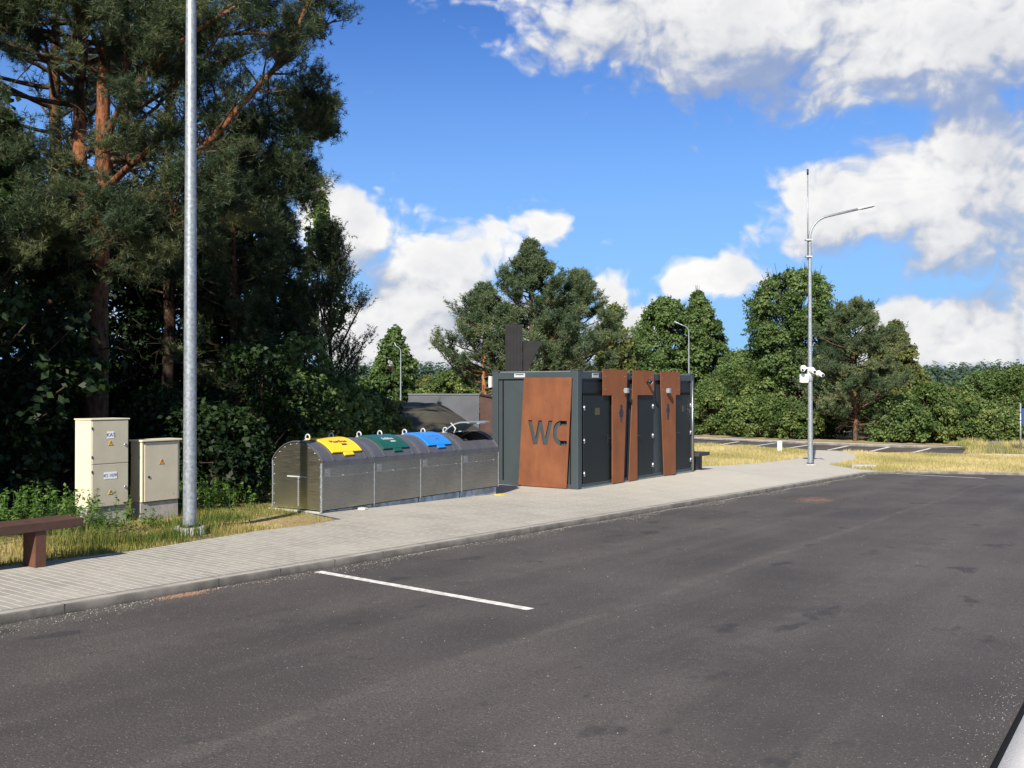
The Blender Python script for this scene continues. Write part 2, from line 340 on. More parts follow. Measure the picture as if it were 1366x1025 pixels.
class MB:
    """collects simple solids into ONE mesh"""
    def __init__(s): s.b = bmesh.new()
    def box(s, x0, x1, y0, y1, z0, z1, bev=0., mtx=None):
        t = bmesh.new(); bmesh.ops.create_cube(t, size=1)
        for v in t.verts: v.co = Vector((x0 + (v.co.x + .5) * (x1 - x0), y0 + (v.co.y + .5) * (y1 - y0), z0 + (v.co.z + .5) * (z1 - z0)))
        if bev: bmesh.ops.bevel(t, geom=t.edges[:], offset=bev, segments=2, affect='EDGES', profile=.6)
        s.add(t, mtx); return s
    def add(s, t, mtx=None):
        if mtx is not None: bmesh.ops.transform(t, matrix=mtx, verts=t.verts)
        me = bpy.data.meshes.new('tmp'); t.to_mesh(me); t.free(); s.b.from_mesh(me); bpy.data.meshes.remove(me)
    def cyl(s, p0, p1, r0, r1=None, seg=16, caps=True):
        p0, p1 = Vector(p0), Vector(p1); r1 = r0 if r1 is None else r1; t = bmesh.new(); L = (p1 - p0).length
        bmesh.ops.create_cone(t, segments=seg, radius1=r0, radius2=r1, depth=L, cap_ends=caps)
        for f in t.faces: f.smooth = len(f.verts) == 4
        q = (p1 - p0).to_track_quat('Z', 'Y').to_matrix().to_4x4()
        s.add(t, Matrix.Translation((p0 + p1) / 2) @ q); return s
    def sphere(s, c, r, sc=(1, 1, 1), seg=12):
        t = bmesh.new(); bmesh.ops.create_uvsphere(t, u_segments=seg, v_segments=max(6, seg // 2), radius=r)
        for f in t.faces: f.smooth = True
        s.add(t, Matrix.Translation(c) @ Matrix.Diagonal((*sc, 1))); return s
    def tube(s, pts, r, seg=10):
        v, f = tube_np(pts, [r] * len(pts) if isinstance(r, (int, float)) else r, seg)
        vs = [s.b.verts.new(p) for p in v]
        for q in f:
            fc = s.b.faces.new([vs[i] for i in q]); fc.smooth = True
        n = len(pts)
        for ring in (range(seg), range((n - 1) * seg, n * seg)):
            try: s.b.faces.new([vs[i] for i in ring])
            except ValueError: pass
        return s
    def plate(s, outline, holes=(), th=.01, mtx=None, bev=False):
        """2-D outline (x,y) with holes, thickness along z (0 .. th)"""
        loops = [list(outline)] + [list(h) for h in holes]
        tri = tessellate_polygon([[Vector((x, y, 0)) for x, y in l] for l in loops])
        flat = [p for l in loops for p in l]; t = bmesh.new()
        lo = [t.verts.new((x, y, 0)) for x, y in flat]; hi = [t.verts.new((x, y, th)) for x, y in flat]
        for a in tri:
            for vs in (lo, hi):
                try: t.faces.new([vs[i] for i in a])
                except ValueError: pass
        k = 0
        for l in loops:
            n = len(l)
            for i in range(n):
                a, b = k + i, k + (i + 1) % n
                try: t.faces.new([lo[a], lo[b], hi[b], hi[a]])
                except ValueError: pass
            k += n
        bmesh.ops.recalc_face_normals(t, faces=t.faces)
        s.add(t, mtx); return s
    def build(s, name, m, parent=None):
        bmesh.ops.recalc_face_normals(s.b, faces=s.b.faces)
        me = bpy.data.meshes.new(name); s.b.to_mesh(me); s.b.free(); me.materials.append(m)
        o = bpy.data.objects.new(name, me); return link(o, parent)
def each(mb, name, m, parent):
    """every loose piece of what was collected becomes a part of its own"""
    b = mb.b; b.verts.ensure_lookup_table(); b.verts.index_update(); seen = set(); out = []
    for v0 in b.verts:
        if v0.index in seen: continue
        st_, isl = [v0], []; seen.add(v0.index)
        while st_:
            v = st_.pop(); isl.append(v)
            for e in v.link_edges:
                w = e.other_vert(v)
                if w.index not in seen: seen.add(w.index); st_.append(w)
        t = bmesh.new(); mp = {v.index: t.verts.new(v.co) for v in isl}
        for f in {f for v in isl for f in v.link_faces}:
            g = t.faces.new([mp[v.index] for v in f.verts]); g.smooth = f.smooth
        q = MB(); q.b.free(); q.b = t; out.append(q.build(name, m, parent))
    b.free(); return out
def tube_np(pts, rad, seg=7):
    P = np.array([tuple(p) for p in pts], float); n = len(P); T = np.gradient(P, axis=0)
    T /= np.linalg.norm(T, axis=1)[:, None] + 1e-9
    ref = np.array([0, 0, 1.]) if abs(T[0, 2]) < .9 else np.array([1., 0, 0])
    V = np.zeros((n, seg, 3)); ang = np.linspace(0, 2 * math.pi, seg, endpoint=False)
    a = np.cross(T[0], ref); a /= np.linalg.norm(a)
    for i in range(n):
        a = a - T[i] * a.dot(T[i]); a /= np.linalg.norm(a) + 1e-9; b = np.cross(T[i], a)
        V[i] = P[i] + rad[i] * (np.cos(ang)[:, None] * a + np.sin(ang)[:, None] * b)
    i = np.arange(n - 1)[:, None] * seg; j = np.arange(seg)[None]; k = (j + 1) % seg
    Fq = np.stack([i + j, i + k, i + seg + k, i + seg + j], -1).reshape(-1, 4)
    return V.reshape(-1, 3), Fq
def text_mesh(name, body, size, m, parent, mtx, ext=.002, bold=0.):
    cu = bpy.data.curves.new('t', 'FONT'); cu.body = body; cu.size = size; cu.extrude = ext; cu.align_x = 'CENTER'; cu.align_y = 'CENTER'; cu.offset = bold
    cu.resolution_u = 3
    o = bpy.data.objects.new('t', cu); C.objects.link(o); bpy.context.view_layer.update()
    me = bpy.data.meshes.new_from_object(o.evaluated_get(bpy.context.evaluated_depsgraph_get()))
    bpy.data.objects.remove(o); bpy.data.curves.remove(cu)
    me.transform(mtx); me.materials.clear(); me.materials.append(m); me.name = name
    r = bpy.data.objects.new(name, me); return link(r, parent)

# ------------------------------------------------------------------ place: kerb frame (s along the kerb, t away from the road)
A0 = R(34); D2 = np.array([math.sin(A0), math.cos(A0)]); N2 = np.array([-math.cos(A0), math.sin(A0)]); B0 = np.array([1.445, 21.35])
RZ = math.pi / 2 - A0
def st(s, t): return B0 + s * D2 + t * N2
def to_st(x, y): q = np.array([x, y]) - B0; return float(q @ D2), float(q @ N2)
def smooth(x, a, b): k = min(1., max(0., (x - a) / (b - a))); return k * k * (3 - 2 * k)
def zk(s):
    if s < -45: s = -45
    return -.11 - .026 * s if s < 17 else -.552 - .208 * (1 - math.exp(-(s - 17) / 8))
def G(x, y):
    s, t = to_st(x, y); z = zk(s) + .023 * min(9., max(0., t + 2.55))
    w = smooth(t, -2.4, -.2) * smooth(s, -2.6, -.8) * (1 - smooth(s, 7., 10.)) * (1 - smooth(t, 4, 8))
    z = z * (1 - w)
    if y > 130: z += 4.5 * smooth(y, 130, 420)
    return z
def ray(u, v):
    xc, yc = (u - CU) / F, (CV - v) / F
    return xc, math.cos(PITCH) - yc * math.sin(PITCH), math.sin(PITCH) + yc * math.cos(PITCH)
def at(u, v, Y):
    x, y, z = ray(u, v); k = Y / y; return Vector((x * k, Y, HC + z * k))
def ground(u, v, dz=0.):
    x, y, z = ray(u, v); k = 20.
    for _ in range(60):
        h = G(x * k, y * k) + dz; k2 = (h - HC) / z; k = .5 * k + .5 * k2
    return np.array([x * k, y * k])
def g3(p, dz=0.): return Vector((p[0], p[1], G(p[0], p[1]) + dz))

KH = .085                                                       # kerb height
# kerb line: straight, then a curve to the right along the far side of the road
q1 = ground(1195, 631, -KH); q2 = ground(1366, 634.5, -KH)
e2 = (q2 - q1) / np.linalg.norm(q2 - q1)
l1 = st(0, -2.55); AA = np.array([[D2[0], -e2[0]], [D2[1], -e2[1]]]); sol = np.linalg.solve(AA, q1 - l1); corner = l1 + sol[0] * D2
def fillet(c, d_in, d_out, rad, n=10):
    cosv = float(d_in @ d_out); th = math.acos(max(-1, min(1, cosv))); tl = rad * math.tan(th / 2)
    p0 = c - d_in * tl; nrm = np.array([d_in[1], -d_in[0]])
    if nrm @ d_out < 0: nrm = -nrm
    o = p0 + nrm * rad; out = []
    for i in range(n + 1):
        a = th * i / n; out.append(o - nrm * rad * math.cos(a) + d_in * rad * math.sin(a))
    return out
arc = fillet(corner, D2, e2, 4.0)
sK = to_st(*arc[0])[0]
kerb = [st(s, -2.55) for s in np.linspace(-45, sK, 70)][:-1] + arc + [arc[-1] + e2 * d for d in (1, 3, 6, 10, 15, 22, 30)]
def offset(poly, w):
    P = np.array(poly); T = np.gradient(P, axis=0); T /= np.linalg.norm(T, axis=1)[:, None]
    return P + w * np.stack([-T[:, 1], T[:, 0]], 1)
kin = offset(kerb, .15)
far_r = kerb[-1]
road_poly = [tuple(p) for p in kerb] + [(far_r[0], 24.)] + [tuple(st(s, -9.95)) for s in np.linspace(11.9, -45, 40)]
ks = max(i for i, p in enumerate(kin) if p[0] < ground(1176, 628)[0])
walk_poly = [tuple(p) for p in kin[:ks + 1]]
pxback = [(1160, 627.6), (1145, 626.3), (1122, 622.8), (1106, 620.2), (1122, 617.8), (1136, 614.8), (1143, 611), (1141, 607), (1130, 603.5), (1114, 601.6), (1082, 600.6), (1083, 606), (1072, 610.8), (1040, 615), (1000, 619.3), (965, 621.2), (952, 621.5)]
back = [tuple(ground(*p)) for p in pxback]
walk_poly += back + [tuple(st(*p)) for p in ((7.6, 2.6), (0, 2.7), (-1.9, 2.5), (-7.08, 1.3), (-7.12, .78), (-7.3, .05), (-8.2, -.12), (-9.1, -.09), (-10.34, -.28), (-11.3, -.43), (-12.4, -.40), (-16, -.45), (-45, -.45))]
lot_px = [(900, 584.9), (930, 586.7), (1010, 590.2), (1083, 593), (1190, 596.6), (1289, 599.8), (1284, 606), (1180, 604), (1114, 602.0), (1082, 601.0), (1000, 596.3), (930, 592), (900, 590)]
lot_poly = [tuple(ground(*p, -.05)) for p in lot_px]
right_poly = [tuple(st(s, -9.95)) for s in np.linspace(-45, 11.9, 40)] + [tuple(st(11.9, -40)), tuple(st(-45, -40))]
def inside(poly, x, y):
    r = False; j = len(poly) - 1
    for i in range(len(poly)):
        xi, yi = poly[i]; xj, yj = poly[j]
        if (yi > y) != (yj > y) and x < (xj - xi) * (y - yi) / (yj - yi) + xi: r = not r
        j = i
    return r
def resample(poly, step=1.2):
    out = []
    for i in range(len(poly)):
        a, b = np.array(poly[i]), np.array(poly[(i + 1) % len(poly)]); n = max(1, int(np.linalg.norm(b - a) / step))
        if np.linalg.norm(b - a) > 25: n = int(np.linalg.norm(b - a) / 6)
        out += [tuple(a + (b - a) * k / n) for k in range(n)]
    return out
def build_ground():
    pts, edges = [], []
    for poly in (road_poly, walk_poly, lot_poly, right_poly):
        rp = resample(poly); k = len(pts); pts += rp; edges += [(k + i, k + (i + 1) % len(rp)) for i in range(len(rp))]
    rng = random.Random(3)
    xs = np.arange(-18, 34, 1.1)
    for x in xs:
        for y in np.arange(-2, 70, 1.1): pts.append((x + rng.uniform(-.1, .1), y + rng.uniform(-.1, .1)))
    for x in range(-420, 421, 20):
        for y in range(-420, 560, 20):
            if not (-22 < x < 38 and -6 < y < 74): pts.append((x + rng.uniform(-2, 2), y + rng.uniform(-2, 2)))
    V, E, Fc, *_ = delaunay_2d_cdt([Vector(p) for p in pts], edges, [], 0, 1e-5)
    V = [(v.x, v.y) for v in V]; reg = {'terrain': [], 'road': [], 'footpath': [], 'parking_lot': [], 'paved_verge': []}
    for f in Fc:
        cx = sum(V[i][0] for i in f) / 3; cy = sum(V[i][1] for i in f) / 3
        k = 'terrain'
        if inside(road_poly, cx, cy): k = 'road'
        elif inside(walk_poly, cx, cy): k = 'footpath'
        elif inside(lot_poly, cx, cy): k = 'parking_lot'
        elif inside(right_poly, cx, cy): k = 'paved_verge'
        reg[k].append(f)
    dz = {'terrain': -.02, 'road': -KH, 'footpath': 0., 'parking_lot': -.06, 'paved_verge': -KH + .006}
    ma = {'terrain': 'terrain', 'road': 'asphalt', 'footpath': 'pavers', 'parking_lot': 'asphalt', 'paved_verge': 'pavers'}
    for k, fs in reg.items():
        used = sorted({i for f in fs for i in f}); ix = {o: n for n, o in enumerate(used)}
        vv = np.array([(V[i][0], V[i][1], G(*V[i]) + dz[k]) for i in used]); uv = np.array([to_st(*V[i]) for i in used])
        ff = np.array([[ix[i] for i in f] for f in fs])
        a, b, c = vv[ff[:, 0]], vv[ff[:, 1]], vv[ff[:, 2]]
        flip = np.cross(b - a, c - a)[:, 2] < 0; ff[flip] = ff[flip][:, ::-1]
        o = npmesh(k, vv, ff, M[ma[k]], smooth=True, uv=uv); tag(o, kind='structure')
build_ground()
def sweep(name, line, prof, m, gap=None):
    """profile points (offset to the left, z above ground) swept along a line; short stones when gap is set"""
    P = np.array(line); T = np.gradient(P, axis=0); T /= np.linalg.norm(T, axis=1)[:, None]; N = np.stack([-T[:, 1], T[:, 0]], 1); k = len(prof)
    V = []; Fa = []
    for i in range(len(P)):
        z0 = G(*P[i])
        for (o, z) in prof: q = P[i] + N[i] * o; V.append((q[0], q[1], z0 + z))
    for i in range(len(P) - 1):
        for j in range(k): Fa.append((i * k + j, i * k + (j + 1) % k, (i + 1) * k + (j + 1) % k, (i + 1) * k + j))
    L_ = len(V) - k
    if k == 4: Fa += [(3, 2, 1, 0), (L_, L_ + 1, L_ + 2, L_ + 3)]
    o = npmesh(name, np.array(V), np.array(Fa)[:, ::-1], m); tag(o, kind='structure'); return o
def dense(line, step):
    out = []
    for a, b in zip(line[:-1], line[1:]):
        a, b = np.array(a), np.array(b); n = max(1, int(np.linalg.norm(b - a) / step)); out += [a + (b - a) * k / n for k in range(n)]
    return out + [np.array(line[-1])]
def kerb_mat(base, pale):
    m, g, b = newmat('kerb_stones'); uv = g.n('ShaderNodeUVMap', uv_map='st').outputs[0]; tc = g.n('ShaderNodeTexCoord').outputs['Object']
    return m
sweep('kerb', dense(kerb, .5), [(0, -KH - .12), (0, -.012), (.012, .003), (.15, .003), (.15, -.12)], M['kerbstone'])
sweep('kerb_top', dense(kerb, .5), [(.014, -.01), (.014, .0062), (.15, .0062), (.15, -.01)], mat('kerb_top_lit_concrete', (.34, .315, .265), .9, var=.35, scale=3., bump=.3, bscale=90))  # same kerb, top painted paler than the face as light falls on it
# dark joints between the kerb stones
def kerb_joints():
    L = dense(kerb, .5); b = MB(); acc = 0; nxt = .3
    for p, q in zip(L[:-1], L[1:]):
        d = np.linalg.norm(q - p)
        if acc + d >= nxt:
            z = G(*p); e = (q - p) / d; mt = Matrix.Translation((p[0], p[1], z)) @ Matrix.Rotation(math.atan2(e[1], e[0]), 4, 'Z')
            b.box(-.004, .004, -.002, .151, -KH - .02, .0075, mtx=mt); nxt += 1.0
        acc += d
    tag(b.build('kerb_joints', M['joint']), kind='structure')
kerb_joints()
rk = [st(s, -9.95) for s in np.linspace(-45, 12, 120)]
sweep('gutter_joint', rk, [(.012, -KH - .1), (.008, -KH + .012), (-.029, -KH + .012), (-.029, -KH - .1)][::-1], M['seal'])
sweep('pale_kerb', rk, [(-.03, -KH - .1), (-.03, -KH + .018), (-.33, -KH + .018), (-.33, -KH - .1)][::-1], M['palekerb'])
lotk = dense([ground(*p) for p in ((890, 583.2), (930, 585.4), (1010, 588.9), (1083, 591.7), (1190, 595.3), (1290, 598.4), (1308, 599.))], 1.)
sweep('lot_kerb', lotk, [(0, -.2), (0, .05), (.25, .05), (.25, -.2)], M['kerbstone'])
sweep('lot_path', [p for p in lotk], [(.255, -.2), (.255, .045), (1.5, .045), (1.5, -.2)], M['concrete'])
lpath = dense([ground(*p) for p in ((1292, 606.2), (1330, 606.8), (1420, 608.))], 1.)
sweep('lot_access_path', lpath, [(0, -.2), (0, .01), (.9, .01), (.9, -.2)], M['concrete'])
# far-side kerb of the road has a few paler stones
def stripe(name, p, q, w, dz, m):
    p, q = np.array(p), np.array(q); L = np.linalg.norm(q - p); e = (q - p) / L; nn = np.array([-e[1], e[0]]); k = max(2, int(L / .6)); V = []; Fa = []
    for i in range(k + 1):
        for sgn in (-1, 1):
            x = p + e * L * i / k + nn * sgn * w / 2; V.append((x[0], x[1], G(*x) + dz))
    for i in range(k): Fa.append((2 * i, 2 * i + 2, 2 * i + 3, 2 * i + 1))
    o = npmesh(name, np.array(V), np.array(Fa), m); tag(o, kind='structure'); return o
stripe('road_marking', ground(424, 763, -KH), ground(708, 813.5, -KH), .12, -KH + .004, M['paint_line'])
stripe('road_marking', ground(1190, 632, -KH), ground(1314, 638.5, -KH), .12, -KH + .004, M['paint_line'])
for a, b in (((956, 594), (990, 588.6)), ((1001.6, 595.8), (1038, 590.6)), ((1050.6, 598.2), (1086, 592.7)), ((1104.5, 600.6), (1134, 594.4)), ((1161.6, 602.3), (1188, 596.2)), ((1217, 604), (1243, 597.9))):
    stripe('lot_marking', ground(*a, -.06), ground(*b, -.06), .16, -.056, M['paint_line'])
for i, (a, b) in enumerate((((1205, 629.2), (1226, 629.4)), ((1228, 629.7), (1254, 630.1)))):
    stripe('pale_kerbstone', ground(*a), ground(*b), .14, .009, M['palekerb'])
for i0, i1 in ((.13, .2), (.29, .40), (.44, .52), (.55, .60), (.66, .76), (.86, 1.)):
    n_ = len(lotk) - 1; a_, b_ = lotk[int(i0 * n_)], lotk[int(i1 * n_)]; e_ = (b_ - a_) / np.linalg.norm(b_ - a_); nn_ = np.array([-e_[1], e_[0]]) * .125
    stripe('pale_kerbstone', a_ + nn_, b_ + nn_, .25, .056, M['palekerb'])
# embankment in front of the retaining wall
def embankment():
    V = []; nx, ny = 60, 40
    for j in range(ny + 1):
        for i in range(nx + 1):
            Y = 22.5 + 17.5 * j / ny; u = 400 + (668 - 400) * i / nx; x = (u - CU) / F * Y
            crest = 1.95 - 1.2 * smooth(u, 575, 660)
            h = crest * smooth(Y, 23.5, 38.) * smooth(u, 400, 440) * (1 - smooth(u, 655, 668))
            h += .05 * math.sin(x * 3.1 + Y) * math.sin(Y * 2.3) * smooth(Y, 24, 30)
            V.append((x, Y, G(x, Y) - .06 + h))
    Fa = [(j * (nx + 1) + i, j * (nx + 1) + i + 1, (j + 1) * (nx + 1) + i + 1, (j + 1) * (nx + 1) + i) for j in range(ny) for i in range(nx)]
    tag(npmesh('embankment', np.array(V), np.array(Fa), M['soil'], smooth=True), kind='structure')
embankment()

# ------------------------------------------------------------------ toilet cabin
def wc_cabin():
    a = R(35); t = thing('toilet_cabin', 'anthracite container toilet cabin with rusty steel cladding and WC cut-out letters', 'toilet', (B0[0], B0[1], 0), math.pi / 2 - a)
    Lc, W, H = 6.06, 2.33, 2.6
    # wall shell, set 3 cm behind the frame
    b = MB(); b.box(.05, Lc - .05, .05, W - .05, .06, 2.5); wall = b.build('wall', M['anthracite'], t)
    b = MB()
    for x in (0, Lc - .17):
        for y in (0, W - .17): b.box(x, x + .17, y, y + .17, 0, 2.6, .012)
    for y in (.006, W - .146):
        b.box(.172, Lc - .172, y, y + .14, 2.43, 2.585, .008); b.box(.172, Lc - .172, y, y + .14, .0, .10, .008)
    for x in (.006, Lc - .146):
        b.box(x, x + .14, .172, W - .172, 2.43, 2.585, .008); b.box(x, x + .14, .172, W - .172, .0, .10, .008)
    each(b, 'frame', M['anthracite'], t)
    b = MB()
    for x in (-.004, Lc - .196):
        for y in (-.004, W - .196): b.box(x, x + .2, y, y + .2, 2.603, 2.68 if False else 2.635, .008)
    each(b, 'corner_casting', M['anthracite'], t)
    b = MB(); b.box(.21, Lc - .21, .02, .07, 2.588, 2.606); b.box(.02, .07, .21, W - .21, 2.588, 2.606); b.box(.21, Lc - .21, W - .07, W - .02, 2.588, 2.606); b.box(Lc - .07, Lc - .02, .21, W - .21, 2.588, 2.606)
    each(b, 'roof_flashing', M['edge_grey'], t)
    b = MB(); b.box(.15, Lc - .15, .15, W - .15, 2.5, 2.58); b.build('roof', M['edge_grey'], t)
    # end wall: slanted panel with the WC letters cut through (seen from outside: right is towards y=0)
    def endm(off): return Matrix(((0, 0, -1, off), (-1, 0, 0, 0), (0, 1, 0, 0), (0, 0, 0, 1)))     # plate (x,y,th) -> (off-th, -x, y)
    o = [(-1.556, .015), (-.269, .015), (-.125, 2.46), (-1.398, 2.46)]
    hW, x0, z0 = .545, -1.285, .955
    def w(p): return [(x0 + x * hW, z0 + y * hW) for x, y in p]
    Wl = w([(0, 1), (.19, 1), (.36, .30), (.52, 1), (.68, 1), (.84, .30), (1.01, 1), (1.2, 1), (.95, 0), (.75, 0), (.60, .64), (.45, 0), (.25, 0)])
    cs = [(.70, 1.0), (.40, 1.0)] + [(.40 - .40 * math.sin(q), .60 + .40 * math.cos(q)) for q in np.linspace(.2, math.pi / 2, 7)]
    cs += [(.40 - .40 * math.cos(q), .40 - .40 * math.sin(q)) for q in np.linspace(0, math.pi / 2 - .05, 8)] + [(.70, .0), (.70, .19), (.42, .19)]
    cs += [(.42 - .22 * math.sin(q), .41 - .22 * math.cos(q)) for q in np.linspace(.2, math.pi / 2, 6)] + [(.42 - .22 * math.cos(q), .59 + .22 * math.sin(q)) for q in np.linspace(0, math.pi / 2 - .1, 7)] + [(.42, .81), (.70, .81)]
    Cl = [(x * .93 + 1.235, y) for x, y in cs]; Cl = w(Cl)
    b = MB(); b.plate(o, [Wl, Cl], .02, endm(-.03)); p = b.build('cladding_panel', M['corten'], t); p['label'] = 'slanted rusty panel with WC cut out of it'
    b = MB(); b.box(-.012, -.002, .45, 1.36, .85, 1.6); b.build('letter_backing', M['anthracite'], t)['label'] = 'grey sheet showing through the WC letters'
    b = MB()
    for y, z in ((.2, 2.3), (.24, 1.9), (.31, 1.0), (.37, .3), (1.3, 2.3), (1.36, 1.6), (1.42, 1.05), (1.47, .5), (.8, 1.95), (.85, .55)):
        b.cyl((-.053, y, z), (-.048, y, z), .012, seg=8)
    each(b, 'rivet', M['silver'], p)
    b = MB(); b.box(-.006, .004, 1.40, 1.70, 2.47, 2.56, .003); pl = b.build('name_plate', M['plate'], t)
    b = MB(); b.box(-.009, -.006, 1.44, 1.66, 2.525, 2.545); b.build('printed_line', M['ink'], pl)
    b = MB(); b.box(.62, .90, -.006, .004, 2.46, 2.56, .003); pl = b.build('name_plate', M['plate'], t)
    b = MB(); b.box(.9 - .25, .87, -.009, -.006, 2.525, 2.545); b.build('printed_line', M['ink'], pl)
    b = MB(); b.box(-.06, .12, W + .005, W + .06, 2.24, 2.5, .01); b.box(-.064, -.06, W + .008, W + .057, 2.36, 2.375); b.build('notice_box', M['white'], t)
    b = MB(); b.box(.022, .0485, W - .3, W - .28, .1, 2.42); b.box(.022, .0485, .215, .225, .1, 2.42); each(b, 'wall_seam', M['seal'], t)
    # front wall: recessed field, doors, panels. plate -> x along, z up, thickness towards -y
    def fm(off): return Matrix(((1, 0, 0, 0), (0, 0, -1, off), (0, 1, 0, 0), (0, 0, 0, 1)))
    b = MB()
    for x0_, x1_ in ((.20, 1.45), (2.66, 3.66), (4.82, 5.88)):
        b.box(x0_, x1_, .034, .049, .1, 2.12)
    b.box(.2, .215, .034, .049, 2.12, 2.42); b.box(5.86, 5.88, .034, .049, 2.12, 2.42); each(b, 'door_frame', M['seal'], t)
    for k, (x0_, x1_, hx, side) in enumerate(((.255, 1.43, .262, 1), (2.69, 3.62, 3.61, -1), (4.84, 5.84, 5.835, -1))):
        b = MB(); b.box(x0_, x1_, .010, .033, .085, 2.055, .004); dr = b.build('door', M['door'], t)
        for z in (.32, 1.05, 1.78):
            b = MB(); b.cyl((hx, .0, z - .06), (hx, .0, z + .06), .011, seg=10); b.box(min(hx, hx + side * .05), max(hx, hx + side * .05), .002, .0095, z - .05, z + .05); each(b, 'hinge', M['silver'], dr)
        px = x1_ - .09 if side > 0 else x0_ + .07
        b = MB(); b.box(px - .022, px + .022, .001, .0095, .93, 1.17, .003); b.cyl((px, .001, 1.08), (px, -.05, 1.08), .011, seg=8); b.cyl((px, -.05, 1.08), (px - side * .12, -.052, 1.08), .011, seg=8); b.cyl((px, .001, .98), (px, -.008, .98), .013, seg=8)
        b.build('handle', M['darkmetal'], dr)
        if k != 1:
            sx = (x0_ + x1_) / 2 + .02
            b = MB(); b.box(sx - .10 if k == 0 else sx - .05, sx + .10 if k == 0 else sx + .05, .006, .0095, 1.62, 1.78); s_ = b.build('door_sign', M['door_sign'], dr)
    b = MB(); b.box(.22, 1.2, .036, .049, 2.14, 2.40); b.box(4.9, 5.85, .036, .049, 2.14, 2.40); each(b, 'transom_panel', M['door'], t)
    panels = [[(1.029, 2.06), (1.46, 2.06), (1.46, .02), (2.011, .02), (2.2, 2.66), (1.029, 2.66)],
              [(2.262, .02), (2.70, .02), (2.70, 2.06), (3.587, 2.06), (3.587, 2.66), (2.488, 2.66)],
              [(4.14, .02), (4.826, .02), (4.826, 2.06), (5.093, 2.06), (5.093, 2.66), (3.937, 2.66)]]
    fp = []
    for o in panels:
        b = MB(); b.plate(o, (), .012, fm(-.03)); q = b.build('cladding_panel', M['corten_front'], t); fp.append(q)
        b = MB(); xs = [p[0] for p in o]
        for x in (min(xs) + .12, max(xs) - .12):
            for z in (2.5, 2.2): b.cyl((x, -.047, z), (x, -.042, z), .012, seg=8)
        each(b, 'rivet', M['silver'], q)
    # woman and man pictograms, dark cut shapes
    def pic(cx, cz, h, woman, par):
        b = MB(); rr = h * .10; mt = fm(-.0425) @ Matrix.Translation((cx, 0, 0)) @ Matrix.Diagonal((1.5, 1, 1, 1)) @ Matrix.Translation((-cx, 0, 0))
        b.plate([(cx + rr * math.cos(q), cz + h * .42 + rr * math.sin(q)) for q in np.linspace(0, 2 * math.pi, 14, endpoint=False)], (), .003, mt)
        if woman:
            b.plate([(cx - .04 * h * 2, cz + h * .31), (cx + .08 * h, cz + h * .31), (cx + .2 * h, cz + .02 * h), (cx + .15 * h, cz - .01 * h), (cx + .09 * h, cz + .12 * h), (cx + .17 * h, cz - .17 * h), (cx - .17 * h, cz - .17 * h), (cx - .09 * h, cz + .12 * h), (cx - .15 * h, cz - .01 * h), (cx - .2 * h, cz + .02 * h)], (), .003, mt)
            for s_ in (-1, 1): b.plate([(cx + s_ * .02 * h, cz - .18 * h), (cx + s_ * .075 * h, cz - .18 * h), (cx + s_ * .065 * h, cz - .5 * h), (cx + s_ * .02 * h, cz - .5 * h)][::s_], (), .003, mt)
        else:
            b.plate([(cx - .13 * h, cz + h * .31), (cx + .13 * h, cz + h * .31), (cx + .17 * h, cz - .02 * h), (cx + .12 * h, cz - .03 * h), (cx + .09 * h, cz + .16 * h), (cx + .085 * h, cz - .5 * h), (cx + .015 * h, cz - .5 * h), (cx, cz - .1 * h), (cx - .015 * h, cz - .5 * h), (cx - .085 * h, cz - .5 * h), (cx - .09 * h, cz + .16 * h), (cx - .12 * h, cz - .03 * h), (cx - .17 * h, cz - .02 * h)], (), .003, mt)
        b.build('pictogram', M['ink'], par)
    pic(1.89, 1.63, .40, True, fp[0]); pic(4.37, 1.63, .40, False, fp[2])
    for x in (2.02, 4.27):
        b = MB(); b.box(x - .055, x + .055, -.16, -.07, 2.11, 2.23, .01); b.box(x - .02, x + .02, -.07, -.043, 2.15, 2.19); b.build('wall_lamp', M['glass_lamp'], t)
    b = MB(); b.cyl((3.19, -.043, 2.36), (3.19, -.10, 2.38), .02, seg=8); b.cyl((3.14, -.11, 2.42), (3.19, -.17, 2.36), .045, .05, seg=12); b.build('spotlight', M['darkmetal'], t)
    b = MB(); b.cyl((3.1905, -.171, 2.3595), (3.197, -.18, 2.351), .042, seg=12); b.build('spotlight_glass', M['white'], t)
    b = MB(); b.cyl((5.905, -.02, .03), (5.905, -.02, 2.44), .019, seg=10); b.build('conduit', M['silver'], t)
    b = MB(); b.box(.172, Lc - .172, -.008, .004, -.05, .035); b.build('sill', M['edge_grey'], t)
M['door_sign'] = mat('brown_sign', (.075, .065, .032), .5, var=.3, scale=40)
wc_cabin()

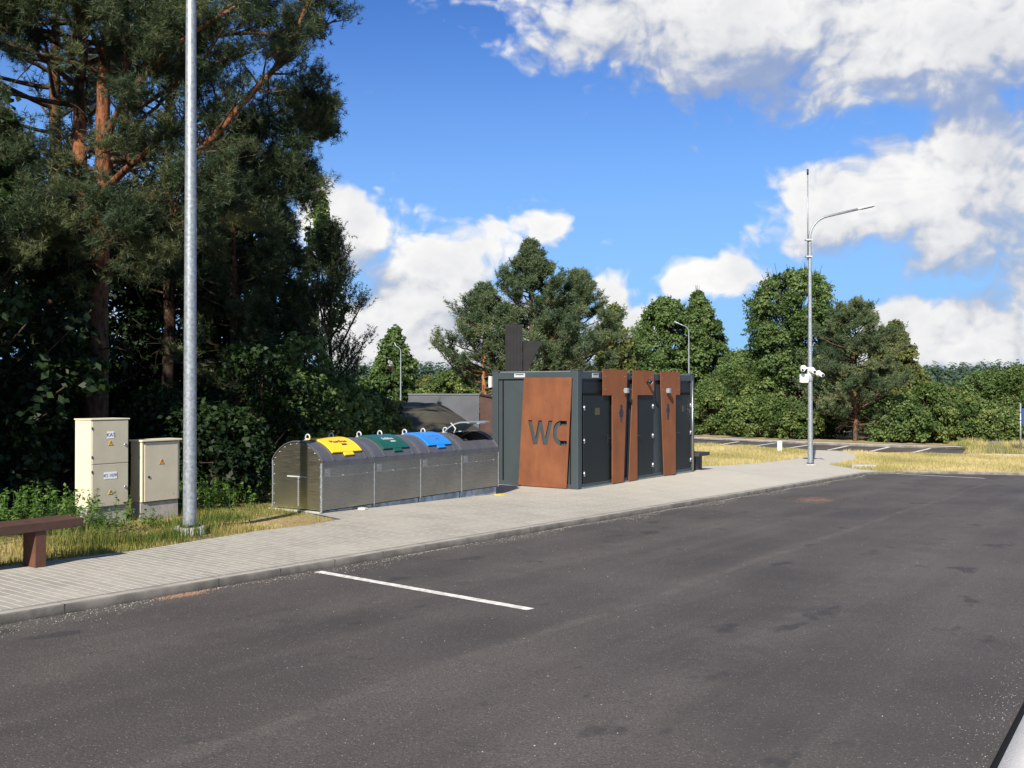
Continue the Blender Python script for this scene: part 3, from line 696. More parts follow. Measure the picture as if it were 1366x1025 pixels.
# ------------------------------------------------------------------ recycling bins
def recycling_bins():
    ang = R(33.3); d = np.array([math.sin(ang), math.cos(ang)]); rz = math.pi / 2 - ang
    p0 = st(-7.0, .78); Lm, Dp, zb, ze, rise = 1.29, 1.15, .19, .985, .32
    half = Dp / 2; Rr = (half ** 2 + rise ** 2) / (2 * rise); zc = ze + rise - Rr; phm = math.asin(half / Rr)
    def arcp(ph, r=0.): return (half + (Rr + r) * math.sin(ph), zc + (Rr + r) * math.cos(ph))
    def slab(b, x0, x1, ph0, ph1, r0, r1, n=14, front=None):
        t = bmesh.new(); rings = []
        for i in range(n + 1):
            ph = ph0 + (ph1 - ph0) * i / n; (y0, z0), (y1, z1) = arcp(ph, r0), arcp(ph, r1)
            rings.append([t.verts.new(c) for c in ((x0, y0, z0), (x1, y0, z0), (x1, y1, z1), (x0, y1, z1))])
        for a, c in zip(rings[:-1], rings[1:]):
            for k in range(4): t.faces.new([a[k], a[(k + 1) % 4], c[(k + 1) % 4], c[k]])
        t.faces.new(rings[0]); t.faces.new(rings[-1][::-1]); bmesh.ops.recalc_face_normals(t, faces=t.faces)
        b.add(t)
    specs = [('lid_yellow', 'Plastikas', 'ink', 'stainless recycling bin under a closed yellow lid, nearest the cabinets'),
             ('lid_green', 'Stiklas', 'plate', 'stainless recycling bin under a closed dark green lid'),
             ('lid_blue', 'Popierius', 'blue_ink', 'stainless recycling bin under a closed blue lid'),
             ('lid_grey', None, None, 'stainless bin with its grey lid propped open on black bags, beside the toilet cabin')]
    for i, (lm, word, ink, lab) in enumerate(specs):
        p = p0 + d * Lm * i; t = thing('recycling_bin', lab, 'bin', (p[0], p[1], 0), rz, 'recycling bins standing in one row')
        x0, x1 = .004, Lm - .004
        b = MB(); b.box(x0 + .01, x1 - .01, .05, Dp - .05, -.3, zb - .02, .004); pln = b.build('plinth', M['plinth'], t)
        if i == 0:
            b = MB(); b.box(-.08, -.01, -.02, Dp + .05, -.2, zb - .015, .01); b.build('footing', M['concrete'], t)
        b = MB(); b.box(x0 + .02, x1 - .02, .05, .9, zb - .018, zb + .02); b.build('floor_pan', M['seal'], t)
        b = MB(); b.box(x0, x1, 0, .02, zb, ze - .06); fr = b.build('front_panel', M['steel'], t)
        b = MB(); b.box(x0, x1, Dp - .02, Dp, zb, ze - .005); b.build('back_panel', M['steel'], t)
        b = MB(); b.box(x0 + .03, x1 - .05, -.004, -.0005, ze - .25, ze - .244); b.build('seam_line', M['galv'], fr)
        b = MB()
        for gx in range(5):
            for gz in range(5): b.box(.07 + gx * .026, .088 + gx * .026, -.004, -.0005, ze - .13 - gz * .026, ze - .112 - gz * .026)
        b.build('vent_grid', M['galv'], fr)
        b = MB()
        for x in (.5, 1.1):
            b.sphere((x, -.004, ze - .247), .009, seg=8)
        each(b, 'bolt', M['silver'], fr)
        for x in (x0, x1 - .018):
            pr = [(.0205, zb), (Dp - .0205, zb), (Dp - .0205, ze)] + [arcp(phm * q, -.005) for q in np.linspace(.96, -.96, 16)] + [(.0205, ze)]
            b = MB(); b.plate(pr, (), .018, Matrix(((0, 0, 1, x), (1, 0, 0, 0), (0, 1, 0, 0), (0, 0, 0, 1))))
            e = b.build('end_panel', M['steel_end'], t)
            if i == 0 and x == x0:
                b = MB(); b.box(-.005, x0 - .0005, .36, .80, .715, .735); b.build('grab_bar', M['plate'], e)
                b = MB()
                for k in range(15): b.box(-.004, x0 - .0005, .535, .548, .69 - k * .032, .706 - k * .032)
                b.build('slot_row', M['plate'], e)
                b = MB()
                for q in np.linspace(-.9, .9, 9):
                    y, z = arcp(phm * q, -.03); b.sphere((-.002, y, z), .008, seg=8)
                for z in np.linspace(zb + .06, ze - .08, 5): b.sphere((-.002, .035, z), .008, seg=8); b.sphere((-.002, Dp - .035, z), .008, seg=8)
                each(b, 'rivet', M['silver'], e)
        b = MB(); b.box(-.007, .007, -.008, .03, zb - .02, ze - .02, .002)
        if i == 3: b.box(Lm - .007, Lm + .007, -.008, .03, zb - .02, ze - .02, .002)
        each(b, 'corner_trim', M['galv'], t)
        if i == 0: b = MB(); b.box(-.006, .006, Dp - .012, Dp + .01, zb - .02, ze, .002); each(b, 'corner_trim', M['galv'], t)
        # roof shell (with an opening under the propped lid), front lip, two ribs and edge bands
        xa, xb = .31, 1.03; b = MB()
        if i < 3: slab(b, x0, x1, -phm, phm, 0, .012, 28)
        else:
            slab(b, x0, .24, -phm, phm, 0, .012, 28); slab(b, 1.16, x1, -phm, phm, 0, .012, 28); slab(b, .24, 1.16, -phm, R(-40), 0, .012, 6); slab(b, .24, 1.16, R(6), phm, 0, .012, 14)
        b.box(x0, x1, -.012, .012, ze - .075, ze + .004)
        rf = b.build('roof', M['roof_metal'], t)
        b = MB()
        for x in (.004, .26, 1.06, Lm - .045):
            if i == 3 and x in (.26, 1.06): continue
            slab(b, x, x + .04, -phm * .99, phm * .99, .012, .022, 24)
        b.build('roof_rib', M['galv'] if False else M['roof_metal'], rf)
        b = MB(); slab(b, -.009, .009, -phm, phm, .0, .018, 24)
        b.build('joint_band', M['roof_metal'] if i == 0 else M['galv'], rf)
        # lid
        hy, hz = arcp(R(7), .05); b = MB()
        slab(b, xa, xb, R(-46), R(7), .022, .048, 16)
        slab(b, xa + .26, xb - .24, R(-51.5), R(-46.2), .020, .044, 3)
        if i == 3:
            bmesh.ops.transform(b.b, matrix=Matrix.Translation((0, hy, hz)) @ Matrix.Rotation(R(-36), 4, 'X') @ Matrix.Translation((0, -hy, -hz)), verts=b.b.verts)
        ld = b.build('lid', M[lm], t); ld['label'] = ['closed yellow lid', 'closed dark green lid', 'closed blue lid', 'grey lid propped open'][i]
        if word:
            ph = R(-24); y, z = arcp(ph, .0495); mt = Matrix.Translation(((xa + xb) / 2, y, z)) @ Matrix.Rotation(-ph, 4, 'X')
            text_mesh('lettering', word, .118, M[ink], ld, mt, .002, .0012)
            ph = R(-32); y, z = arcp(ph, .0495); mt = Matrix.Translation(((xa + xb) / 2 + .06, y, z)) @ Matrix.Rotation(-ph, 4, 'X')
            b = MB(); b.box(-.06, .06, -.022, .022, -.001, .003, mtx=mt); b.build('pictogram_plate', M[ink], ld)
        for x in (xa + .05, xb - .10):
            y, z = arcp(R(10), .012); b = MB()
            b.tube([(x, y + .05 * math.cos(q) - .01, z + .055 + .052 * math.sin(q)) for q in np.linspace(-1.2, 4.3, 12)], .013, 8); b.box(x - .025, x + .025, y - .06, y + .05, z - .01, z + .02); b.build('hinge_loop', M['plate'], t)
        if i == 3:
            b = MB()
            for x in (.3, .5):
                y, z = arcp(R(-15), .03); b.tube([(.27, y, z), (.30, y - .02, z + .09), (.30, y + .1, z + .2)], .012, 6)
            each(b, 'lid_stay', M['white'], t)
            # bags inside
            def bag(c, r, sc, m, seed, label):
                t2 = bmesh.new(); bmesh.ops.create_icosphere(t2, subdivisions=3, radius=r); rng = random.Random(seed)
                ph_ = [rng.uniform(0, 6) for _ in range(6)]
                for v in t2.verts:
                    n = v.co.normalized(); k = 1 + .13 * math.sin(n.x * 9 + ph_[0]) * math.sin(n.y * 8 + ph_[1]) + .09 * math.sin(n.z * 14 + ph_[2] + n.x * 7); v.co = Vector((v.co.x * sc[0], v.co.y * sc[1], v.co.z * sc[2])) * k
                me = bpy.data.meshes.new('rubbish_bag'); t2.to_mesh(me); t2.free(); me.materials.append(m)
                q = p + np.array([math.cos(rz), math.sin(rz)]) * c[0] + np.array([-math.sin(rz), math.cos(rz)]) * c[1]
                o = bpy.data.objects.new('rubbish_bag', me); link(o); o.location = (q[0], q[1], c[2]); o.rotation_euler = (0, 0, rz); tag(o, label, 'rubbish bag')
            bag((.55, .40, 1.02), .22, (1.2, .9, .7), M['rubber'], 1, 'crumpled black rubbish bag bulging under the propped grey lid')
            bag((.99, .42, 1.06), .055, (.7, .7, 1.7), M['redbits'], 2, 'small red packet wedged beside the black bag under the propped lid')
recycling_bins()

# ------------------------------------------------------------------ electrical cabinets
def warning(parent, mtx, s, m):
    b = MB(); b.plate([(-s / 2, 0), (s / 2, 0), (0, s * .87)], (), .003, mtx); w = b.build('warning_triangle', m, parent)
    b = MB(); k = s / 10; mt = mtx @ Matrix.Translation((0, 0, .0035))
    b.plate([(.3 * k, 5.6 * k), (1.1 * k, 5.6 * k), (.25 * k, 3.8 * k), (1.3 * k, 3.8 * k), (-.4 * k, 1. * k), (.1 * k, 3. * k), (-.9 * k, 3. * k)], (), .001, mt)
    out = [(-s / 2 + .6 * k, .35 * k), (s / 2 - .6 * k, .35 * k), (0, s * .87 - .7 * k)]; inn = [(-s / 2 + 1.3 * k, .75 * k), (s / 2 - 1.3 * k, .75 * k), (0, s * .87 - 1.5 * k)]
    b.plate(out, [inn], .001, mt); b.build('warning_symbol', M['ink'], w)
def cabinets():
    FR = Matrix(((1, 0, 0, 0), (0, 0, -1, 0), (0, 1, 0, 0), (0, 0, 0, 1)))
    p = np.array([-5.985, 13.85]); z = G(*p)
    t = thing('electrical_cabinet', 'tall cream electrical cabinet with two doors stacked one above the other', 'cabinet', (p[0], p[1], z), RZ)
    w, dp, h = .60, .385, 1.47
    b = MB(); b.box(0, w, 0, dp, .22, h, .008); b.build('body', M['cream'], t)
    b = MB(); b.box(.02, w - .02, .015, dp - .015, -.2, .215); b.build('plinth', M['concrete'], t)
    b = MB(); b.box(-.012, w + .012, -.03, dp + .012, h + .003, h + .022, .005); b.build('roof', M['cream'], t)
    for z0, z1, word, tw, sy, wy in ((.845, 1.455, 'KAS', .115, .20, .30), (.232, .835, 'KS 107K', .205, .165, .38)):
        b = MB(); b.box(.012, w - .012, -.022, -.002, z0, z1, .005); d = b.build('door', M['creamdoor'], t)
        zz = z1 - sy; mt = Matrix.Translation((.30, -.0225, zz)) @ FR
        b = MB(); b.plate([(-tw / 2, -.05), (tw / 2, -.05), (tw / 2, .05), (-tw / 2, .05)], (), .003, mt); s = b.build('number_plate', M['white'], d)
        text_mesh('lettering', word, .075 if len(word) < 4 else .062, M['blue_ink'], s, mt @ Matrix.Translation((0, 0, .004)), .001, .0)
        warning(d, Matrix.Translation((.30, -.0225, z1 - wy - .05 if len(word) < 4 else z1 - wy - .06)) @ FR, .085, M['yellow_sign'])
        lz = z1 - .35
        b = MB(); b.cyl((w - .06, -.022, lz), (w - .06, -.034, lz), .022, seg=14); k = b.build('lock', M['silver'], d)
        b = MB(); b.cyl((w - .06, -.0341, lz), (w - .06, -.036, lz), .009, seg=8); b.build('keyhole', M['ink'], k)
        b = MB()
        for q in (z0 + .1, z1 - .1): b.box(.002, .014, -.03, -.021, q - .02, q + .02)
        each(b, 'hinge', M['darkmetal'], d)
    p = np.array([-5.53, 14.55]); z = G(*p)
    t = thing('electrical_cabinet', 'short cream electrical cabinet with one door, beside the lamp post', 'cabinet', (p[0], p[1], z), RZ)
    w, dp, h = .665, .26, 1.15
    b = MB(); b.box(.0, w, .03, dp, .24, h, .006); b.build('body', M['creamdoor'], t)
    b = MB(); b.box(.0, w - .01, .01, dp - .015, -.2, .235); b.build('plinth', M['concrete'], t)
    b = MB(); b.box(-.02, w + .03, -.045, dp + .02, h + .003, h + .03, .005); b.build('roof', M['cream'], t)
    b = MB(); b.box(0, .03, -.01, .029, .25, h, .004); b.box(w - .02, w, -.01, .029, .25, h, .004); each(b, 'door_frame', M['cream'], t)
    b = MB(); b.box(.045, w - .03, -.02, .028, .25, h - .01, .006); d = b.build('door', M['creamdoor'], t)
    warning(d, Matrix.Translation((.34, -.0205, .80)) @ FR, .10, M['orange_sign'])
    b = MB(); b.cyl((.115, -.02, .62), (.115, -.03, .62), .018, seg=12); k = b.build('lock', M['darkmetal'], d)
    b = MB(); b.cyl((w - .12, -.02, .34), (w - .12, -.024, .34), .008, seg=8); each(b, 'bolt', M['silver'], d)
cabinets()

# ------------------------------------------------------------------ benches
def bench(loc, rz, L, Dp, h, label, legs, m, leg_m, near=False):
    t = thing('bench', label, 'bench', loc, rz)
    b = MB(); b.box(0, L, 0, Dp, h - .095, h, .006); b.build('seat', M[m], t)
    for x in legs:
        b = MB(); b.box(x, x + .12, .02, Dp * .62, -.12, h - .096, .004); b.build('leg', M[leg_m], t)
p = st(-14.85, -.74); z = G(*st(-13, -.7))
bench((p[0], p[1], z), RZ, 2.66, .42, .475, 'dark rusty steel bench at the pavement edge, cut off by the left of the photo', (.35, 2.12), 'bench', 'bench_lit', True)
p = ground(936, 628.5); q = B0 + 6.85 * np.array([math.sin(R(35)), math.cos(R(35))]) - .1 * N2
bench((q[0], q[1], -.01), RZ + math.pi / 2, 1.9, .75, .5, 'dark bench mostly hidden behind the far end of the toilet cabin', (.22, 1.5), 'bench_dark', 'bench_dark')
def far_bench_fix(): pass

# ------------------------------------------------------------------ lamp posts
def lamp(base, h, label, group, az, arm, rise, r0, r1, found=0., extras=False, seg=14, zoff=0., hs=1.):
    t = thing('street_lamp', label, 'street lamp', (base[0], base[1], G(*base) + zoff), 0, group)
    dx, dy = math.sin(az), math.cos(az); rb = .8 if arm > 1 else .5
    b = MB(); b.cyl((0, 0, -.2), (0, 0, h - rb), r0, r1, seg, False); b.build('pole', M['galv'], t)
    pts = []
    for q in np.linspace(0, 1.38, 9): pts.append((dx * rb * (1 - math.cos(q)), dy * rb * (1 - math.cos(q)), h - rb + rb * math.sin(q)))
    e = pts[-1]; pts.append((dx * arm, dy * arm, e[2] + rise))
    pts = [(0, 0, h - rb - .3)] + pts
    b = MB(); b.tube(pts, [r1 * 1.02] + [r1 * .82] * (len(pts) - 1), 10); b.build('arm', M['galv'], t)
    v = Vector((dx * arm - e[0], dy * arm - e[1], rise)).normalized(); c = Vector(pts[-1])
    mt = Matrix.Translation(c + v * .28 * hs) @ v.to_track_quat('X', 'Z').to_matrix().to_4x4()
    b = MB(); b.box(-.32 * hs, .34 * hs, -.11 * hs, .11 * hs, -.035, .045, .03, mt); hd = b.build('lamp_head', M['plate'], t)
    b = MB(); b.box(-.12 * hs, .30 * hs, -.09 * hs, .09 * hs, -.047, -.036, .004, mt); b.build('lamp_glass', M['darkmetal'], hd)
    if found:
        b = MB(); b.cyl((0, 0, -.3), (0, 0, found), .205, seg=28); b.build('foundation', M['concrete'], t)
        b = MB(); b.cyl((0, 0, found + .001), (0, 0, found + .03), .13, seg=20); b.build('base_seal', M['darkmetal'], t)
    if extras:
        b = MB(); b.cyl((-.07 * dx, -.07 * dy, h - 1.6), (-.07 * dx, -.07 * dy, h + 1.47), .028, .022, 8); b.build('antenna', M['galv'], t)
        b = MB(); b.cyl((-.07 * dx, -.07 * dy, h + 1.47), (-.07 * dx, -.07 * dy, h + 1.67), .035, seg=8); b.build('antenna_tip', M['darkmetal'], t)
        b = MB()
        for z in (h - 1.5, h - .9): b.box(-.1 * dx - .06, .06, -.1, .1, z, z + .05)
        each(b, 'antenna_clamp', M['plate'], t)
        b = MB(); b.box(-.38, -.10, -.15, .05, 2.95, 3.26, .03); b.build('camera_box', M['white'], t)
        for cx, cz, ax in ((-.28, 3.47, -.9), (.26, 3.28, .5), (.02, 3.4, .1)):
            b = MB(); b.cyl((cx, -.14, cz), (cx + ax * .12, -.42, cz - .07), .085, .07, 14); b.sphere((cx, -.14, cz), .11, seg=12); b.cyl((0, 0, cz), (cx, -.1, cz), .03, seg=8); cm = b.build('security_camera', M['white'], t)
            b = MB(); b.cyl((cx + ax * .12, -.421, cz - .07), (cx + ax * .121, -.43, cz - .071), .05, seg=12); b.build('lens', M['ink'], cm)
        b = MB(); b.cyl((0, 0, 3.0), (0, 0, 3.5), .105, seg=14); b.build('camera_bracket', M['plate'], t)
lamp(ground(253, 711), 10.2, 'thick galvanised lamp post by the cabinets, its top cut off by the photo', 'street lamps', math.atan2(-N2[0], -N2[1]), 1.8, .35, .092, .062, .085)
lb = ground(1081, 620.5)
lamp(lb, 8.95, 'galvanised lamp post with antenna rod and white security cameras at the path corner', 'street lamps', R(88), 1.75, .26, .095, .055, .05, True)
fl = np.array([(919 - CU) / F * 72, 72.]); lamp(fl, 7.6, 'distant lamp post rising behind the toilet cabin in front of a green tree', 'street lamps', R(-90), .75, .15, .075, .045, hs=.55)
fl = np.array([(534.5 - CU) / F * 88, 88.]); lamp(fl, 6.8, 'distant lamp post in front of the conical tree beside the dark forest', 'street lamps', R(-90), .45, .1, .08, .05, hs=.45)

# ------------------------------------------------------------------ small furniture
p = ground(1040, 601.5); t = thing('marker_post', 'short white marker post in the dry grass before the far parking lot', 'post', g3(p))
b = MB(); b.box(-.10, .10, -.06, .06, -.2, .44, .03); b.build('shaft', M['white'], t); b = MB(); b.box(-.08, .08, -.05, .05, .443, .465, .015); b.build('cap', M['plate'], t)
p = ground(1361.5, 604.5); t = thing('road_sign', 'sign post with a dark blue sign seen edge-on at the right edge', 'sign', g3(p), R(-8))
b = MB(); b.cyl((0, 0, -.2), (0, 0, 2.35), .038, seg=10); b.build('post', M['galv'], t)
b = MB(); b.box(.02, .52, -.055, -.040, 1.35, 2.1, .004); s = b.build('sign_board', M['blue_board'] if 'blue_board' in M else mat('blue_board', (.02, .05, .16), .4), t)
b = MB(); b.box(-.05, .1, -.039, .03, 1.5, 1.54); b.box(-.05, .1, -.039, .03, 1.9, 1.94); each(b, 'bracket', M['darkmetal'], t)
p = ground(1151, 624.); t = tag(MB().box(-.42, .42, -.15, .15, -.1, .11, .02).build('kerb_block', M['concrete']), 'pale concrete block lying in the grass beside the footpath', 'concrete block'); t.location = g3(p); t.rotation_euler = (0, 0, R(-3))
p = ground(1329, 604.5)
t = thing('concrete_steps', 'pale low concrete steps in the dry grass left of the sign post', 'steps', g3(p), R(-26.5))
for dy in (0, .9, 4.2, 5.2):
    MB().box(-.36, .36, dy, dy + .2, -.2, .20 + .02 * dy, .015).build('step', M['kerbstone'], t)
# retaining wall with brown boarding and the dark board structure behind the cabin
t = thing('retaining_wall', 'grey concrete retaining wall dappled with shade above the dark embankment', 'wall', (0, 0, 0))
x0, x1 = (545 - CU) / F * 40.5, (639.5 - CU) / F * 40.5
b = MB(); b.box(x0, x1, 40.4, 40.7, -.4, 2.02, .01); b.build('panel', M['shaded_wall_concrete'], t)
b = MB(); b.box(x0 - .02, x1 + .02, 40.36, 40.74, 2.022, 2.06, .008); b.build('coping', M['edge_grey'], t)
t = thing('board_screen', 'reddish brown board screen with a curved dark rail beside the retaining wall', 'screen', (0, 0, 0))
xa, xb = x1 + .03, x1 + 1.25
b = MB(); b.plate([(xa, -.3), (xb, -.3), (xb, 1.3), (xb - .25, 1.62), (xb - .6, 1.86), (xa, 2.0)], (), .06, Matrix(((1, 0, 0, 0), (0, 0, 1, 40.45), (0, 1, 0, 0), (0, 0, 0, 1)))); b.build('boards', M['fence_brown'], t)
b = MB(); b.tube([(xa, 40.42, 2.03), (xb - .6, 40.42, 1.9), (xb - .25, 40.42, 1.66), (xb, 40.42, 1.3)], .05, 8); b.build('rail', M['timber_dark'], t)
t = thing('board_tower', 'tall blackened board structure with a curved bracket rising behind the toilet cabin', 'structure', (0, 0, 0))
x = lambda u: (u - CU) / F * 38
zz = lambda v: HC + (HOR - v) / F * 38
b = MB(); b.box(x(674), x(697), 38, 38.5, -.3, zz(433), .01)
for k in range(5): b.box(x(674) + .13 * k + .05, x(674) + .13 * k + .065, 37.985, 37.998, .1, zz(435))
b.build('upright', M['timber_dark'], t)
cv = [(x(697) + .005, zz(500)), (x(704), zz(496)), (x(709), zz(485)), (x(715), zz(470)), (x(721), zz(461)), (x(726), zz(455)), (x(697) + .005, zz(455))]
b = MB(); b.plate(cv, (), .3, Matrix(((1, 0, 0, 0), (0, 0, 1, 38.1), (0, 1, 0, 0), (0, 0, 0, 1)))); each(b, 'bracket', M['timber_dark'], t)
p = ground(666, 661); b = MB(); b.plate([(-.1, 0), (.03, -.03), (.12, .01), (.02, .05)], (), .02); o = tag(b.build('litter_scrap', M['orange_sign']), 'orange scrap of litter on the paving at the corner of the grey-lidded bin', 'litter'); o.location = g3(p, .004)
p = st(-6.1, .72); b = MB(); b.plate([(-.07, -.03), (.05, -.05), (.09, .02), (-.02, .06)], (), .03); o = tag(b.build('litter_scrap', M['clip']), 'pale crumpled scrap lying at the foot of the yellow-lidded bin', 'litter'); o.location = g3(p, .004)

# ------------------------------------------------------------------ vegetation
def unit(v): return v / (np.linalg.norm(v, axis=-1, keepdims=True) + 1e-9)
def curve(p0, d0, L, n, up, rng, wob=.06):
    """a branch: starts along d0, bends by `up` towards the vertical"""
    pts = [np.array(p0, float)]; d = np.array(d0, float); d /= np.linalg.norm(d)
    for i in range(n):
        d = d + np.array([0, 0, up / n]) + rng.normal(0, wob, 3); d /= np.linalg.norm(d); pts.append(pts[-1] + d * L / n)
    return np.array(pts)
class Wood:
    def __init__(s): s.v = []; s.f = []; s.n = 0; s.t = []
    def tube(s, pts, r0, r1, seg=6, pw=1., tint=0.):
        n = len(pts); r = r1 + (r0 - r1) * (1 - np.linspace(0, 1, n)) ** pw
        v, f = tube_np(pts, r, seg); s.v.append(v); s.f.append(f + s.n); s.n += len(v)
        s.t.append(np.repeat(np.linspace(tint, tint * .75, n - 1), seg))
    def build(s, name, m, parent): return npmesh(name, np.concatenate(s.v), np.concatenate(s.f), m, parent, smooth=True, tint=np.concatenate(s.t))
def needles(P, A, T, k, length, width, shoot, rng):
    """k narrow needles round each shoot (position P, axis A, clump tint T)"""
    n = len(P); ax = np.repeat(unit(A), k, 0); base = np.repeat(P, k, 0) + ax * rng.uniform(0, shoot, (n * k, 1))
    d = rng.normal(0, 1, (n * k, 3)); d -= ax * (d * ax).sum(1, keepdims=True); d = unit(unit(d) * 1.0 + ax * rng.uniform(.35, 1.0, (n * k, 1)))
    tip = base + d * length * rng.uniform(.7, 1.15, (n * k, 1)); sd_ = unit(np.cross(d, rng.normal(0, 1, (n * k, 3)))) * width / 2
    V = np.stack([base - sd_, base + sd_, tip], 1).reshape(-1, 3); Fc = np.arange(n * k * 3).reshape(-1, 3)
    return V, Fc, np.clip(np.repeat(T, k) + rng.normal(0, .12, n * k), 0, 1)
def leaf_cards(P, Nn, T, size, rng, asp=.62):
    n = len(P); Nn = unit(Nn); a = unit(np.cross(Nn, rng.normal(0, 1, (n, 3)))); b = np.cross(Nn, a)
    s = size * rng.uniform(.6, 1.25, (n, 1)); fold = Nn * s * .16
    V = np.stack([P - a * s, P - b * s * asp + fold, P + a * s, P + b * s * asp + fold], 1).reshape(-1, 3)
    return V, np.arange(n * 4).reshape(-1, 4), np.clip(T + rng.normal(0, .14, n), 0, 1)
def interp(pf, h): return float(np.interp(h, [p[0] for p in pf], [p[1] for p in pf]))

def pine(label, base, H, Rad, prof, seed, cs=.3, nb=46, tr=.2, up=.35, sub=6, tpb=7, k=10, nl=.12, nw=.012, shoot=.14, leaves='needles', bark='pine_bark_far',
         stems=None, limbs=(), group='pines', name='pine_tree', pads=.75, lean=(0, 0), dead=0, side=None, zoff=0., clear=None, el0=0.):
    rng = np.random.default_rng(seed); z0 = G(*base) + zoff
    t = thing(name, label, 'pine tree', (base[0], base[1], z0), 0, group)
    W = Wood(); TP, TA, TT = [], [], []
    stems = stems or [[(0, 0, -.3), (lean[0] * .3, lean[1] * .3, H * .35), (lean[0] * .7, lean[1] * .7, H * .7), (lean[0], lean[1], H)]]
    def tufts(pts, n, tint, spread):
        m_ = len(pts) - 1
        for _ in range(n):
            q = rng.uniform(.35, 1.) * m_; i = min(m_ - 1, int(q)); p = pts[i] + (pts[i + 1] - pts[i]) * (q - i); ax = unit(pts[i + 1] - pts[i])
            TP.append(p + rng.normal(0, spread, 3)); TA.append(unit(ax * .8 + rng.normal(0, .5, 3) + np.array([0, 0, .55]))); TT.append(tint)
    def branch(p0, d0, L, r, upb, dens=1., nsub=None):
        pts = curve(p0, d0, L, 7, upb, rng, .09); W.tube(pts, r, r * .25, 5, 1., .12); tint = float(np.clip(rng.normal(.5, .2), 0, 1))
        for j in range(nsub or sub):
            q = rng.uniform(.28, 1.) * 6.99; i = int(q); p = pts[i] + (pts[i + 1] - pts[i]) * (q - i); d = unit(pts[i + 1] - pts[i])
            sd_ = unit(np.cross(d, [0, 0, 1])) * rng.choice([-1, 1]); dd = unit(d * .7 + sd_ * rng.uniform(.3, 1.) + np.array([0, 0, rng.uniform(-.1, .6)]))
            bl = L * rng.uniform(.16, .34) * (1.25 - q / 14); bp = curve(p, dd, bl, 4, .4, rng, .12); W.tube(bp, r * .32, r * .08, 3)
            tufts(bp, max(1, int(tpb * dens * rng.uniform(.6, 1.3))), tint, .05 + .05 * pads)
        tufts(pts[4:], int(tpb * dens), tint, .08)
    for st_ in stems:
        sp = np.array(st_, float); tt = np.linspace(0, 1, len(sp)); q = np.linspace(0, 1, 16)
        sm_ = np.stack([np.interp(q, tt, sp[:, a]) for a in range(3)], 1)
        for a in (0, 1): sm_[1:-1, a] = np.convolve(sm_[:, a], [.25, .5, .25], 'valid')
        sm_ += np.concatenate([np.zeros((2, 3)), rng.normal(0, .02, (14, 3))])
        W.tube(sm_, tr * (1 if st_ is stems[0] else .8), tr * .12, 9, .85, 1.); HH = sm_[-1, 2]
        nbs = nb if st_ is stems[0] else int(nb * .8)
        for i in range(nbs):
            h = cs + (1 - cs) * ((i + rng.uniform(0, 1)) / nbs) ** .9; z = h * H
            if z > HH: continue
            p = np.array([np.interp(z, sm_[:, 2], sm_[:, a]) for a in range(3)]); az = i * 2.4 + rng.normal(0, .4)
            if side and rng.uniform() < side[2]: az = side[0] + rng.normal(0, side[1])
            if clear and clear[0] < z < clear[1] and math.cos(az) < -.2 and rng.uniform() < .75: continue
            L = Rad * interp(prof, h) * rng.uniform(.65, 1.12); el = el0 + rng.uniform(.0, .35) + .5 * max(0, h - .6)
            d = np.array([math.sin(az) * math.cos(el), math.cos(az) * math.cos(el), math.sin(el)])
            branch(p, d, L, .016 + .014 * L, up * (1 + h))
        tufts(sm_[11:], 14, .5, .1)
        for i in range(dead):
            z = H * rng.uniform(.08, cs + .12); p = np.array([np.interp(z, sm_[:, 2], sm_[:, a]) for a in range(3)]); az = rng.uniform(0, 6.28)
            pts = curve(p, [math.sin(az), math.cos(az), rng.uniform(-.2, .4)], rng.uniform(.5, 1.8), 6, -.3, rng, .16); W.tube(pts, .016, .004, 4)
            for _ in range(3):
                j = rng.integers(2, 6); W.tube(curve(pts[j], unit(pts[j] - pts[j - 1]) + rng.normal(0, .6, 3), rng.uniform(.3, .8), 4, -.3, rng, .2), .007, .003, 3)
    for lp, r, ns, dens, lt in limbs:                                   # big limbs with a course of their own
        lp = np.array(lp, float); q = np.linspace(0, 1, 14); tt = np.linspace(0, 1, len(lp)); pts = np.stack([np.interp(q, tt, lp[:, a]) for a in range(3)], 1)
        pts[1:-1] = .25 * pts[:-2] + .5 * pts[1:-1] + .25 * pts[2:]; W.tube(pts, r, r * .35, 8, 1., lt)
        for j in range(ns):
            q = rng.uniform(.30, 1.) * 12.99; i = int(q); p = pts[i] + (pts[i + 1] - pts[i]) * (q - i); d = unit(pts[i + 1] - pts[i])
            dd = unit(d * rng.uniform(.3, .9) + rng.normal(0, .6, 3) + np.array([0, 0, .05])); branch(p, dd, rng.uniform(.6, 1.2) * (1.25 - q / 16), r * .28, .5, dens, 4)
    W.build('trunk', M[bark], t)
    V, Fc, T = needles(np.array(TP), np.array(TA), np.array(TT), k, nl, nw, shoot, rng)
    npmesh('crown', V, Fc, M[leaves], t, tint=T); return t

